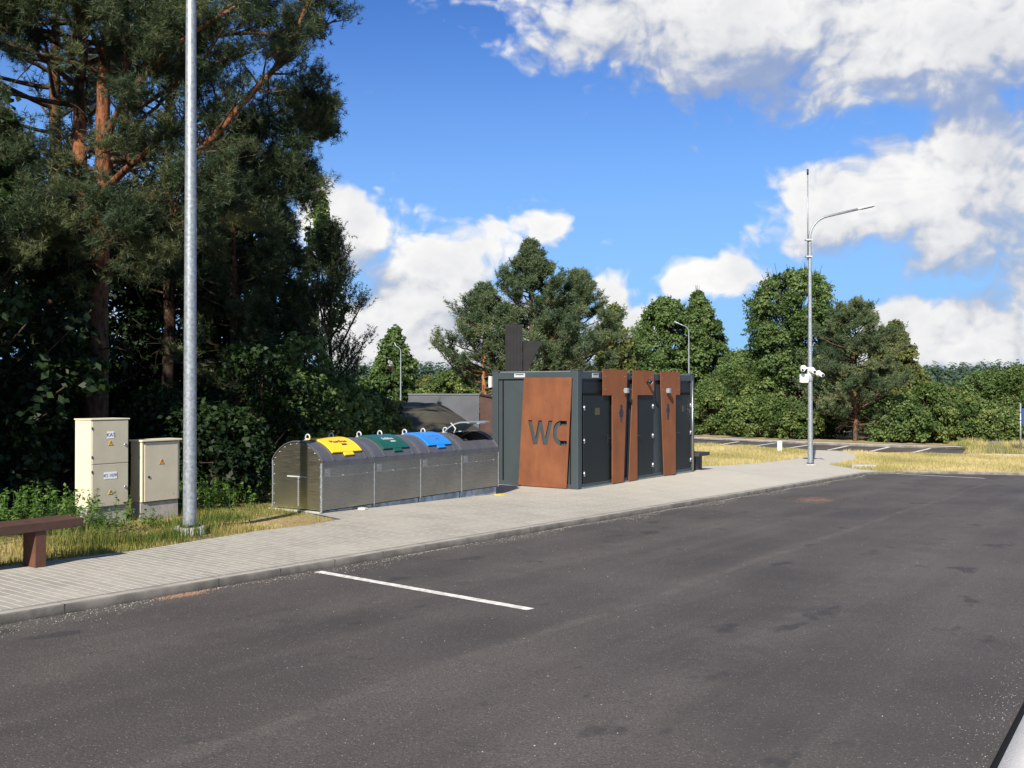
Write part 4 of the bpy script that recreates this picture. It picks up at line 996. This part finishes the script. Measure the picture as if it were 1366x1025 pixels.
def broadleaf(label, base, H, Rad, prof, seed, n=14000, leaf=.10, leaves='leaves', lobes=60, lobe_r=.24, cs=.12, tr=.16, group='broad-leaved trees', name='leafy_tree', cat='tree',
              bark='bark', zoff=0., squash=1., loose=.12, lean=(0, 0), hang=0.):
    rng = np.random.default_rng(seed); z0 = G(*base) + zoff
    t = thing(name, label, cat, (base[0], base[1], z0), 0, group); W = Wood()
    tp = np.array([(0, 0, -.3), (lean[0] * .3, lean[1] * .3, H * .4), (lean[0], lean[1], H * .93)]); q = np.linspace(0, 1, 9)
    sm_ = np.stack([np.interp(q, [0, .4, 1], tp[:, a]) for a in range(3)], 1) + np.concatenate([np.zeros((2, 3)), rng.normal(0, .012 * H, (7, 3)) * [1, 1, .2]])
    W.tube(sm_, tr, tr * .12, 8)
    P, Nn, T = [], [], []; per = n // lobes
    for i in range(lobes):
        h = cs + (1 - cs) * (i + rng.uniform()) / lobes; rr = Rad * interp(prof, h); a = i * 2.4 + rng.normal(0, .5); lr = lobe_r * Rad * rng.uniform(.6, 1.3) * (.55 + .45 * interp(prof, h))
        rad = max(0, rr - lr * .45) * math.sqrt(rng.uniform(.35, 1.05)); z = h * H
        p0 = np.array([np.interp(max(.15 * H, z * rng.uniform(.55, .85)), sm_[:, 2], sm_[:, a_]) for a_ in range(3)])
        cx_ = np.array([np.interp(z, sm_[:, 2], sm_[:, a_]) for a_ in range(2)]); c = np.array([cx_[0] + rad * math.sin(a), cx_[1] + rad * math.cos(a), min(z, H - lr * .7)])
        mid = (p0 + c) / 2 + np.array([0, 0, -.05 * H]) * (1 if rad > .3 * Rad else 0); W.tube(np.array([p0, mid, c, c + (c - mid) * .4]), tr * .22, .012, 4)
        m = int(per * (lr / (lobe_r * Rad)) ** 1.6) + 20; d = unit(rng.normal(0, 1, (m, 3))); d[:, 2] = np.where(d[:, 2] < -.35, -d[:, 2], d[:, 2])
        bump = 1 + .22 * np.sin(d[:, 0] * 5 + i) * np.sin(d[:, 1] * 6 + 2 * i) + .16 * np.sin(d[:, 2] * 9 + i)
        r = lr * bump * (.45 + .55 * rng.uniform(0, 1, m) ** .45) * (1 + (rng.uniform(0, 1, m) < .12) * rng.uniform(0, .5, m)); tint = float(np.clip(rng.normal(.48, .24), 0, 1))
        pts = c + d * r[:, None] * [1, 1, squash]
        if hang: pts[:, 2] -= hang * rng.uniform(0, 1, m) ** 2
        P.append(pts); Nn.append(d * .8 + rng.normal(0, .55, (m, 3)) + [0, 0, .45]); T.append(np.full(m, tint))
        for _ in range(4):                                          # leafy shoots that stick out of the clump
            d1 = unit(rng.normal(0, 1, 3) + [0, 0, .5]); m1 = 16; q1 = np.linspace(0, 1, m1)[:, None] * lr * rng.uniform(.35, .8); dd = unit(d1 + [0, 0, .5])
            P.append(c + d1 * lr * .85 + dd * q1 + rng.normal(0, leaf * .6, (m1, 3))); Nn.append(rng.normal(0, .7, (m1, 3)) + [0, 0, .5] + d1 * .4); T.append(np.full(m1, min(1, tint + .12)))
    P = np.concatenate(P); keep = P[:, 2] > .02
    V, Fc, T2 = leaf_cards(P[keep], np.concatenate(Nn)[keep], np.concatenate(T)[keep], leaf, rng)
    W.build('trunk', M[bark], t); npmesh('crown', V, Fc, M[leaves], t, tint=T2); return t

ROUND = [(0, .35), (.15, .8), (.4, 1.), (.65, .92), (.85, .62), (1, .12)]
EGG = [(0, .6), (.2, .95), (.4, 1.), (.6, .82), (.8, .5), (.93, .25), (1, .06)]
CONE = [(0, .9), (.2, 1.), (.45, .82), (.7, .5), (.9, .2), (1, .05)]
PINE = [(0, .5), (.3, .8), (.5, 1.), (.7, .85), (.85, .55), (1, .12)]
BUSH = [(0, .75), (.3, 1.), (.6, .9), (.85, .55), (1, .15)]
def X(u, Y): return (u - CU) / F * Y
def Z(v, Y): return HC + (HOR - v) / F * Y

def big_pine():
    Y = 17.; bx = X(126, Y); z0 = G(bx, Y)
    def L(*pp): return [(X(u, y) - bx, y - Y, Z(v, y) - z0) for u, v, y in pp]
    stems = [[(0, 0, -.3)] + L((128, 420, 17.), (133, 330, 16.9), (136, 230, 16.85), (140, 120, 16.8), (143, 0, 16.8), (150, -130, 16.9)),
             L((124, 350, 17.), (112, 300, 17.1), (105, 230, 17.2), (104, 150, 17.3), (110, 40, 17.5), (112, -90, 17.6))]
    limbs = [(L((136, 330, 16.9), (175, 300, 16.5), (215, 245, 16.2), (255, 210, 16.2), (290, 180, 16.3), (318, 140, 16.4), (355, 102, 16.6), (385, 72, 16.8), (397, 35, 17.), (412, -5, 17.)), .085, 42, .5, .95),
             (L((142, 250, 16.8), (168, 225, 16.2), (192, 204, 15.9), (205, 190, 15.8)), .07, 8, 1., .95),
             (L((138, 190, 16.8), (165, 128, 16.2), (185, 108, 15.8), (210, 80, 15.6), (240, 52, 15.4), (300, 15, 15.6), (345, -10, 15.8)), .065, 30, 1., .7),
             (L((165, 165, 16.2), (166, 100, 16.3), (170, 30, 16.3), (172, -60, 16.3)), .07, 30, 1.2, .6),
             (L((130, 380, 17.), (175, 325, 15.8), (205, 318, 15.2), (226, 300, 15.), (238, 270, 15.), (262, 262, 15.2), (300, 250, 15.6)), .055, 30, 1.1, .7),
             (L((134, 300, 16.9), (220, 260, 16.9), (300, 235, 17.2), (370, 205, 17.4), (410, 175, 17.6), (432, 150, 17.7)), .06, 40, 1.2, .25),
             (L((134, 330, 16.9), (230, 300, 16.9), (310, 285, 17.), (370, 262, 17.2), (412, 245, 17.4)), .05, 34, 1.2, .25),
             (L((138, 120, 16.8), (230, 60, 16.8), (320, 40, 17.), (400, 50, 17.3), (448, 25, 17.5)), .05, 30, .8, .3),
             (L((136, 230, 16.9), (230, 170, 17.2), (300, 165, 17.5), (380, 150, 17.8), (428, 110, 18.)), .05, 26, .8, .2),
             (L((105, 240, 17.2), (60, 215, 16.4), (10, 200, 16.), (-50, 190, 15.8)), .05, 28, 1.2, .2),
             (L((105, 330, 17.1), (40, 280, 15.9), (5, 240, 15.4), (-40, 215, 15.2)), .05, 26, 1.2, .5),
             (L((108, 120, 17.3), (60, 80, 16.5), (10, 40, 16.), (-40, 10, 15.8)), .05, 32, 1.2, .15),
             (L((110, 60, 17.3), (80, 10, 16.3), (50, -20, 15.9), (20, -60, 15.8)), .05, 26, 1.2, .15),
             (L((140, 90, 16.8), (120, 40, 15.9), (110, 10, 15.5), (95, -40, 15.3)), .05, 26, 1.2, .15),
             (L((120, 350, 17.), (90, 330, 15.8), (60, 318, 15.), (20, 320, 14.6)), .04, 18, 1.1, .3),
             (L((125, 350, 17.), (135, 325, 15.6), (150, 310, 14.9), (175, 305, 14.5)), .04, 20, 1.1, .3)]
    pine('huge old pine with two orange stems, a long bare limb passing behind the lamp post', (bx, Y), 13.2, 3.2, [(0, .5), (.4, .85), (.6, 1.), (.8, .9), (1, .3)], 11, cs=.40, nb=54, tr=.23, up=.3, sub=6, tpb=11,
         k=22, nl=.105, nw=.0095, shoot=.15, bark='pine_bark', stems=stems, limbs=limbs, group='pines at the forest edge', dead=16, clear=(4.2, 6.9))
big_pine()
# more forest on the left, behind and beside the big pine
fp = dict(bark='pine_bark_dim', group='pines at the forest edge', k=16, nl=.15, nw=.016, tpb=13, shoot=.18)
pine('dark pine standing close behind the huge old pine, its stem near the left edge', (X(72, 21), 21), 14, 3.2, PINE, 21, cs=.30, nb=60, tr=.2, dead=12, **fp)
pine('tall pine behind the lamp post top, deep in the forest', (X(225, 23), 23), 13, 2.1, PINE, 22, cs=.28, nb=56, tr=.17, dead=12, **fp)
pine('pine with dark crown between the lamp post and the slender pine', (X(312, 23), 23), 7.8, 1.75, PINE, 23, cs=.2, nb=56, tr=.14, dead=8, **fp)
pine('slender dark young pine with upturned branches against the white cloud', (X(441, 24), 24), 5.9, 1.45, [(0, .6), (.25, 1.), (.5, .95), (.75, .6), (1, .1)], 24, cs=.2, nb=34, tr=.075, up=.9, el0=.3, dead=8, bark='pine_bark_dim', group='pines at the forest edge', k=30, nl=.085, nw=.017, tpb=6, sub=5, shoot=.36, pads=.05)
pine('thin pine leaning out of the forest below the white cloud', (X(366, 25), 25), 6.9, 1.15, PINE, 25, cs=.3, nb=28, tr=.1, side=(R(80), .6, .5), up=.5, dead=6, **fp)
broadleaf('pale loose birch top showing between the dark pines', (X(428, 31), 31), 8.4, 1.0, EGG, 31, n=2600, leaf=.085, leaves='leaves_birch', lobes=40, lobe_r=.24, cs=.5, tr=.045, bark='birch_bark', group='broad-leaved trees in the forest', loose=.3, hang=.4, name='birch_tree')
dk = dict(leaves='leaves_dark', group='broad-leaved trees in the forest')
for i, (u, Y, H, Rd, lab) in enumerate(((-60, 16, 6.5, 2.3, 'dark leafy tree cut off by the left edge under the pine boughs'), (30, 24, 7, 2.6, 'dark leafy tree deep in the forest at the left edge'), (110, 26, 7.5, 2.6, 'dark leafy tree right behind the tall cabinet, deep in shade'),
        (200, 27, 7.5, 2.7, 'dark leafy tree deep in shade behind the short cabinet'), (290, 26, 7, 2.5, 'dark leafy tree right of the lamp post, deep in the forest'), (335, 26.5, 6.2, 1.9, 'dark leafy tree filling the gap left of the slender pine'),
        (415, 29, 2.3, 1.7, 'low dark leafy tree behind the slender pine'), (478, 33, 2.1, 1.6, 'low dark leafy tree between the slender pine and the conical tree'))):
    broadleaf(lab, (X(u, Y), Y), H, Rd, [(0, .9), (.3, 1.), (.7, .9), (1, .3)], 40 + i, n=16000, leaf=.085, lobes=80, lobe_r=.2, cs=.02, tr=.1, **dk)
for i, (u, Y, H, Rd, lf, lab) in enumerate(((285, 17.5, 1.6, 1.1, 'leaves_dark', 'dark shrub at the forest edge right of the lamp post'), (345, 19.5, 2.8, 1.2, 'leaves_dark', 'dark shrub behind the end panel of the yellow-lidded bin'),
        (400, 20.5, 3.1, 1.15, 'leaves', 'tall loose shrub over the roof of the yellow-lidded bin'), (455, 22, 2.3, 1.1, 'leaves', 'leafy shrub behind the green-lidded bin, lit from the left'), (505, 23, 1.9, .85, 'leaves_pale', 'leafy shrub paled as if sunlit, behind the bins at the foot of the embankment'),  # last shrub: paler leaves imitate sun on it
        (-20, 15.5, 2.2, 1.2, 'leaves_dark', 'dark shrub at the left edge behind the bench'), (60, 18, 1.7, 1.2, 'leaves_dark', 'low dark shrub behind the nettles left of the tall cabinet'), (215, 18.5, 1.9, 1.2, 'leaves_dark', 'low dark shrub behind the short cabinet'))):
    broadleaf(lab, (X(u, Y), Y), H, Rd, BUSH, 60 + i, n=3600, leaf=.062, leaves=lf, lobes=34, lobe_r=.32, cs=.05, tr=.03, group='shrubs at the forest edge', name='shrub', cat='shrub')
# forest left of the photograph, which shades the lower forest
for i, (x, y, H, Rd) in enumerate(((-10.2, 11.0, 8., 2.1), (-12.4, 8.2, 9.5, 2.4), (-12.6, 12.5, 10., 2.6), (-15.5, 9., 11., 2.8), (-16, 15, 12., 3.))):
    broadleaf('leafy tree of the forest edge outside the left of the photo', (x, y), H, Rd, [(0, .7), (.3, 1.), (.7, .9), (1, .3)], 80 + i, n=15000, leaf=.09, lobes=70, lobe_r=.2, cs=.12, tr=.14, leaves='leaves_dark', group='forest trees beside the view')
# trees in the middle
mp = dict(leaves='needles_blue', group='pines behind the toilet cabin', k=13, nl=.15, nw=.03, shoot=.30, tpb=12, pads=.3)
pine('broad pine with a reddish stem over the retaining wall', (X(646, 45), 45), Z(390, 45) + .4, 2.9, [(0, .6), (.3, .9), (.5, 1.), (.75, .6), (.9, .25), (1, .06)], 101, cs=.30, nb=60, tr=.15, dead=4, sub=7, **mp)
pine('tallest pine of the clump behind the toilet cabin', (X(708, 46), 46), Z(330, 46) + .4, 3.6, [(0, .7), (.35, 1.), (.55, .82), (.75, .46), (.9, .2), (1, .04)], 102, cs=.26, nb=92, tr=.17, dead=4, sub=7, **mp)
pine('pine at the right of the clump behind the toilet cabin', (X(772, 47), 47), Z(366, 47) + .4, 2.7, [(0, .6), (.3, .9), (.5, 1.), (.75, .62), (.9, .28), (1, .06)], 103, cs=.24, nb=64, tr=.14, dead=4, sub=7, **mp)
pine('low pine filling the clump over the cabin roof', (X(735, 44), 44), Z(430, 44) + .3, 2.4, PINE, 104, cs=.2, nb=40, tr=.1, dead=2, **mp)
broadleaf('pale narrow leafy tree between the pine clump and the big round tree', (X(818, 56), 56), Z(408, 56) + .4, 1.7, EGG, 110, n=9000, leaf=.12, leaves='leaves_pale', lobes=60, group='trees along the far parking lot')
tl = dict(group='trees along the far parking lot')
broadleaf('big round dark green tree behind the distant lamp post', (X(893, 78), 78), Z(402, 78) + .6, 4.0, ROUND, 111, n=52000, leaf=.115, leaves='leaves', lobes=190, lobe_r=.155, **tl)
broadleaf('pointed green tree joined to the right of the big round tree', (X(935, 77), 77), Z(392, 77) + .6, 3.6, CONE, 112, n=44000, leaf=.115, leaves='leaves', lobes=160, lobe_r=.15, **tl)
broadleaf('tall dark oak with a domed top behind the camera lamp post', (X(1060, 66), 66), Z(366, 66) + .7, 3.9, [(0, .9), (.25, 1.), (.5, 1.), (.75, .82), (.9, .58), (1, .2)], 113, n=62000, leaf=.10, leaves='leaves', lobes=240, lobe_r=.155, cs=.04, **tl)
pine('pine with a bare reddish lower stem beside the far parking lot', (X(1141, 54.6), 54.6), Z(418, 54.6) + .6, 3.1, [(0, .8), (.2, 1.), (.5, .92), (.75, .7), (1, .28)], 114, cs=.10, nb=90, tr=.14, up=.2, dead=18, leaves='needles_blue', group='pines along the far parking lot', k=17, nl=.16, nw=.032, shoot=.30, tpb=12, pads=.3)
broadleaf('pale yellow green cone shaped tree right of the reddish pine', (X(1193, 62), 62), Z(434, 62) + .7, 3.0, CONE, 115, n=34000, leaf=.10, leaves='leaves_pale', lobes=170, lobe_r=.15, cs=.03, **tl)
broadleaf('conical green tree standing beyond the dark forest edge', (X(524, 95), 95), Z(440, 95) + .4, 3.5, CONE, 116, n=14000, leaf=.2, leaves='leaves', lobes=70, cs=.03, **tl)
hd = dict(group='bushes along the far parking lot', name='bush', cat='bush', lobe_r=.22, cs=.04, tr=.05)
for i, (u, Y, v, Rd, lf, n, lab) in enumerate((
        (598, 52, 500, 2.1, 'leaves_hedge', 9000, 'rounded bush rising over the retaining wall'), (572, 60, 504, 1.6, 'leaves_pale', 5000, 'pale bush at the left end of the retaining wall'),
        (640, 58, 492, 2.2, 'leaves_hedge', 7000, 'bush behind the broad pine over the wall'), (850, 62, 455, 2.6, 'leaves', 9000, 'bush under the pale narrow tree behind the cabin'),
        (948, 61.5, 520, 1.9, 'leaves_hedge', 9000, 'bush right of the toilet cabin at the near end of the far kerb'), (975, 64, 490, 2.2, 'leaves_hedge', 10000, 'taller bush between the pointed tree and the oak'), (1010, 58.5, 532, 2.0, 'leaves_hedge', 10000, 'low spreading bush left of the camera lamp post'),
        (1000, 72, 470, 2.2, 'leaves', 9000, 'bush tucked in beside the left flank of the oak'), (1058, 56.5, 535, 1.9, 'leaves_hedge', 9000, 'low bush just left of the reddish pine stem'), (1100, 57, 528, 1.7, 'leaves_dark', 8000, 'dark low bush behind the reddish pine stem'),
        (1197, 54.6, 530, 1.9, 'leaves', 10000, 'low bush right of the reddish pine stem'), (1238, 55, 516, 2.0, 'leaves_hedge', 12000, 'bush below the cone shaped tree'), (1262, 64, 520, 1.8, 'leaves_pale', 9000, 'pale bush in front of the wooded hill'), (1285, 54.5, 528, 2.1, 'leaves_hedge', 12000, 'bush at the right end of the far kerb'),
        (1318, 68, 497, 2.7, 'leaves', 14000, 'large dark bush at the right rising to the hill line'), (1364, 66, 492, 2.8, 'leaves_hedge', 14000, 'large bush at the right edge behind the sign post'), (1342, 56, 548, 1.7, 'leaves_hedge', 8000, 'low bush left of the sign post'), (1400, 58, 520, 2.4, 'leaves', 8000, 'bush cut off by the right edge of the photo'))):
    broadleaf(lab, (X(u, Y), Y), Z(v, Y) - G(X(u, Y), Y), Rd, BUSH, 130 + i, n=int(n * 1.5), leaf=.08, leaves=lf, lobes=max(40, n // 130), **hd)
# wooded hill far off
def far_wood():
    rng = np.random.default_rng(5); P, Nn, T = [], [], []
    for _ in range(3000):
        x = rng.uniform(-140, 330); y = rng.uniform(300, 450); z = G(x, y); h = rng.uniform(4, 8.5); r = rng.uniform(1.2, 2.4); m = 46
        d = unit(rng.normal(0, 1, (m, 3))); P.append(np.array([x, y, z + h - 2.4]) + d * [r, r, 2.4 + .25 * h] * rng.uniform(.6, 1., (m, 1))); Nn.append(d + [0, -.2, .5]); T.append(np.full(m, rng.uniform(.1, .7)))
    V, Fc, T2 = leaf_cards(np.concatenate(P), np.concatenate(Nn), np.concatenate(T), .62, rng, .8)
    M['leaves_hazy'] = leafmat('hazy_far_leaves', [(0, (.030, .058, .034)), (.5, (.046, .078, .046)), (1, (.070, .104, .060))], .2)  # bluish leaf colour stands in for distance haze
    tag(npmesh('far_wood', V, Fc, M['leaves_hazy'], tint=T2), 'distant wooded hillside', 'wood', kind='stuff')
far_wood()
# grass and weeds
def blades(name, n, region, h, w, m, seed, tint, bend=.5, dens=None):
    rng = np.random.default_rng(seed); pts = []
    while len(pts) < n:
        p = region(rng)
        if p is not None: pts.append(p)
    P = np.array([(x, y, G(x, y) - .025) for x, y in pts]); n = len(P); a = rng.uniform(0, 6.28, n); hh = h * rng.uniform(.45, 1.25, n)
    hh *= .65 + .5 * np.sin(P[:, 0] * 2.1) * np.sin(P[:, 1] * 1.7 + 1)
    d = np.stack([np.sin(a), np.cos(a), np.zeros(n)], 1); s = np.stack([np.cos(a), -np.sin(a), np.zeros(n)], 1) * w / 2; ln = rng.uniform(0, bend, n)
    mid = P + d * (hh * ln * .35)[:, None] + np.array([0, 0, 1]) * (hh * .6)[:, None]; tip = P + d * (hh * ln)[:, None] + np.array([0, 0, 1]) * hh[:, None]
    V = np.stack([P - s, P + s, mid + s * .8, tip, mid - s * .8], 1).reshape(-1, 3); i = np.arange(n)[:, None] * 5
    npt = np.clip(tint(P, rng) + rng.normal(0, .15, n), 0, 1); Fc = np.concatenate([i + [0, 1, 2], i + [0, 2, 4], i + [4, 2, 3]])
    return tag(npmesh(name, V, Fc, M[m], tint=np.tile(npt, 3)), kind='stuff')
def lot_or_walk(x, y): return inside(road_poly, x, y) or inside(walk_poly, x, y) or inside(lot_poly, x, y)
def reg_near(rng):
    s = rng.uniform(-19, -6.9); t = -1. + 4.8 * rng.beta(1.0, 1.7); x, y = st(s, t)
    if inside(walk_poly, x, y): return None
    if (x + 4.40) ** 2 + (y - 13.33) ** 2 < .085 or (abs(x + 4.33) < .3 and 12.7 < y < 13.2): return None
    if -9.6 < s < -8.8 and 1.3 < t < 2. and rng.uniform() < .7: return None
    if s > -8.6 and t < .9 and rng.uniform() < .8: return None
    patch = math.sin(s * 1.9 + 1) * math.sin(t * 2.3 + s * .7)
    if rng.uniform() > .62 + .5 * patch: return None
    return x, y
blades('near_grass', 42000, reg_near, .10, .007, 'grass', 201, lambda P, r: .68 - .40 * np.clip(((P - np.array([*B0, 0])) @ np.array([*N2, 0]) - .7) / 1.5, 0, 1) + .2 * np.sin(P[:, 0] * 3) * np.sin(P[:, 1] * 2.3))
def reg_tuft(rng):
    c = rng.choice(6); sc = ((-11.6, .25), (-10.9, .15), (-10.4, .15), (-9.6, 1.1), (-8.6, 1.2), (-13.2, .9))[c]
    x, y = st(sc[0] + rng.normal(0, .33), sc[1] + rng.normal(0, .2)); return None if inside(walk_poly, x, y) else (x, y)
blades('tall_grass', 3200, reg_tuft, .27, .008, 'grass', 202, lambda P, r: .25 + .2 * np.sin(P[:, 0] * 2), .7)
FARP = [tuple(ground(*p)) for p in ((925, 592), (1077, 601), (1283, 606.5), (1440, 608), (1440, 634), (1200, 629.5), (1145, 627), (1080, 617), (950, 622), (925, 625))]
bx0, by0 = np.min(FARP, 0); bx1, by1 = np.max(FARP, 0)
def reg_far(rng):
    x, y = rng.uniform(bx0, bx1), rng.uniform(by0, by1)
    return (x, y) if inside(FARP, x, y) and not lot_or_walk(x, y) else None
blades('field_grass', 60000, reg_far, .15, .012, 'drygrass', 203, lambda P, r: .50 + .34 * np.sin(P[:, 0] * .9) * np.sin(P[:, 1] * .6))
BKP = [tuple(ground(*p)) for p in ((1285, 598.5), (1450, 603), (1450, 607), (1292, 605.5))] ; BKP = [tuple(np.array(q)) for q in BKP]
BK2 = [BKP[0], tuple(np.array([X(1255, 56), 56])), tuple(np.array([X(1460, 57), 57])), BKP[1], BKP[2], BKP[3]]
cx0, cy0 = np.min(BK2, 0); cx1, cy1 = np.max(BK2, 0)
def reg_bk(rng):
    x, y = rng.uniform(cx0, cx1), rng.uniform(cy0, cy1); return (x, y) if inside(BK2, x, y) and not lot_or_walk(x, y) else None
blades('bank_grass', 22000, reg_bk, .42, .018, 'drygrass', 204, lambda P, r: .35 + .3 * np.sin(P[:, 0] * 1.3))
def weeds(name, spots, n, hmax, seed, m='weed'):
    rng = np.random.default_rng(seed); P, Nn, T = [], [], []; W = Wood()
    for _ in range(n):
        s, t, ws, wt = spots[rng.integers(len(spots))]; x, y = st(rng.normal(s, ws), rng.normal(t, wt))
        if inside(walk_poly, x, y): continue
        h = hmax * rng.uniform(.45, 1.1); p = np.array([x, y, G(x, y) - .03]); pts = curve(p, [rng.normal(0, .15), rng.normal(0, .15), 1], h, 5, .2, rng, .05); W.tube(pts, .004, .002, 3); tint = rng.uniform(.2, .8)
        k = int(h * 46); q = np.sort(rng.uniform(.12, 1., k)); pos = np.stack([np.interp(q * 5, range(6), pts[:, a]) for a in range(3)], 1); a = rng.uniform(0, 6.28, k)
        out = np.stack([np.sin(a), np.cos(a), np.full(k, -.1)], 1); ln = .045 * (1.15 - q * .7); P.append(pos + out * ln[:, None]); Nn.append(np.stack([out[:, 0] * .4, out[:, 1] * .4, np.full(k, 1.)], 1) + rng.normal(0, .3, (k, 3))); T.append(np.full(k, tint))
    V, Fc, T2 = leaf_cards(np.concatenate(P), np.concatenate(Nn), np.concatenate(T), .034, rng, .5); n0 = len(V)
    wv, wf = np.concatenate(W.v), np.concatenate(W.f)
    return tag(npmesh(name, np.concatenate([V, wv]), np.concatenate([Fc, wf + n0]), M[m], tint=np.concatenate([T2, np.full(len(wf), .4)])), kind='stuff')
weeds('nettles', [(-12.4, 2.0, .9, .35), (-12.9, 2.2, 1., .4), (-11.2, 1.5, .4, .4), (-13.6, 1.5, .6, .4)], 340, .62, 301)
weeds('roadside_weeds', [(-7.6, 2.8, .5, .35), (-6.9, 3.0, .4, .3), (-8.3, 2.9, .3, .3)], 260, .46, 302)
weeds('low_weeds', [(-10.4, 1.55, .25, .15), (-9.7, 1.6, .10, .2), (-10.8, 1.1, .3, .2), (-1.75, 1.2, .06, .2), (16.4, -.7, .15, .2)], 90, .24, 303)
# loose grit along the kerb and on the road
def grit(name, n, pos, size, m, seed):
    rng = np.random.default_rng(seed); V, Fc, T = [], [], []; o = np.array([(1, 0, 0), (-1, 0, 0), (0, 1, 0), (0, -1, 0), (0, 0, 1), (0, 0, -1)], float); f = np.array([(0, 2, 4), (2, 1, 4), (1, 3, 4), (3, 0, 4), (2, 0, 5), (1, 2, 5), (3, 1, 5), (0, 3, 5)])
    for i in range(n):
        x, y, dz = pos(rng); s = size * rng.uniform(.4, 1.4); V.append(o * s * rng.uniform(.6, 1.2, (6, 3)) * [1, 1, .6] + [x, y, G(x, y) + dz + s * .2]); Fc.append(f + 6 * i); T.append(np.full(8, rng.uniform()))
    return tag(npmesh(name, np.concatenate(V), np.concatenate(Fc), M[m], tint=np.concatenate(T)), kind='stuff')
def kp(rng):
    s = rng.uniform(-16, 14); t = -2.56 - abs(rng.normal(0, .10)) * (1.3 + math.sin(s * 1.7)); p = st(s, t); return p[0], p[1], -KH
grit('kerb_grit', 6500, kp, .0065, 'gravel', 401)
def rp(rng):
    s = rng.uniform(-17, 6); p = st(s, rng.uniform(-9.6, -2.7)); return p[0], p[1], -KH
grit('road_grit', 1500, rp, .0055, 'gravel', 402)
def rkp(rng):
    s = rng.uniform(-17, -8); p = st(s, -9.93 + abs(rng.normal(0, .14))); return p[0], p[1], -KH
grit('gutter_grit', 900, rkp, .0042, 'gravel', 403)
gc = ground(245, 793, -KH); gc2 = ground(1085, 667, -KH)
def rd(rng):
    if rng.uniform() < .5: p = gc + D2 * rng.normal(0, .13) + N2 * rng.normal(-.03, .05)
    else: p = gc2 + D2 * rng.normal(0, .42) + N2 * rng.normal(0, .25)
    return p[0], p[1], -KH
grit('red_sand', 2000, rd, .007, 'redgrit', 404)
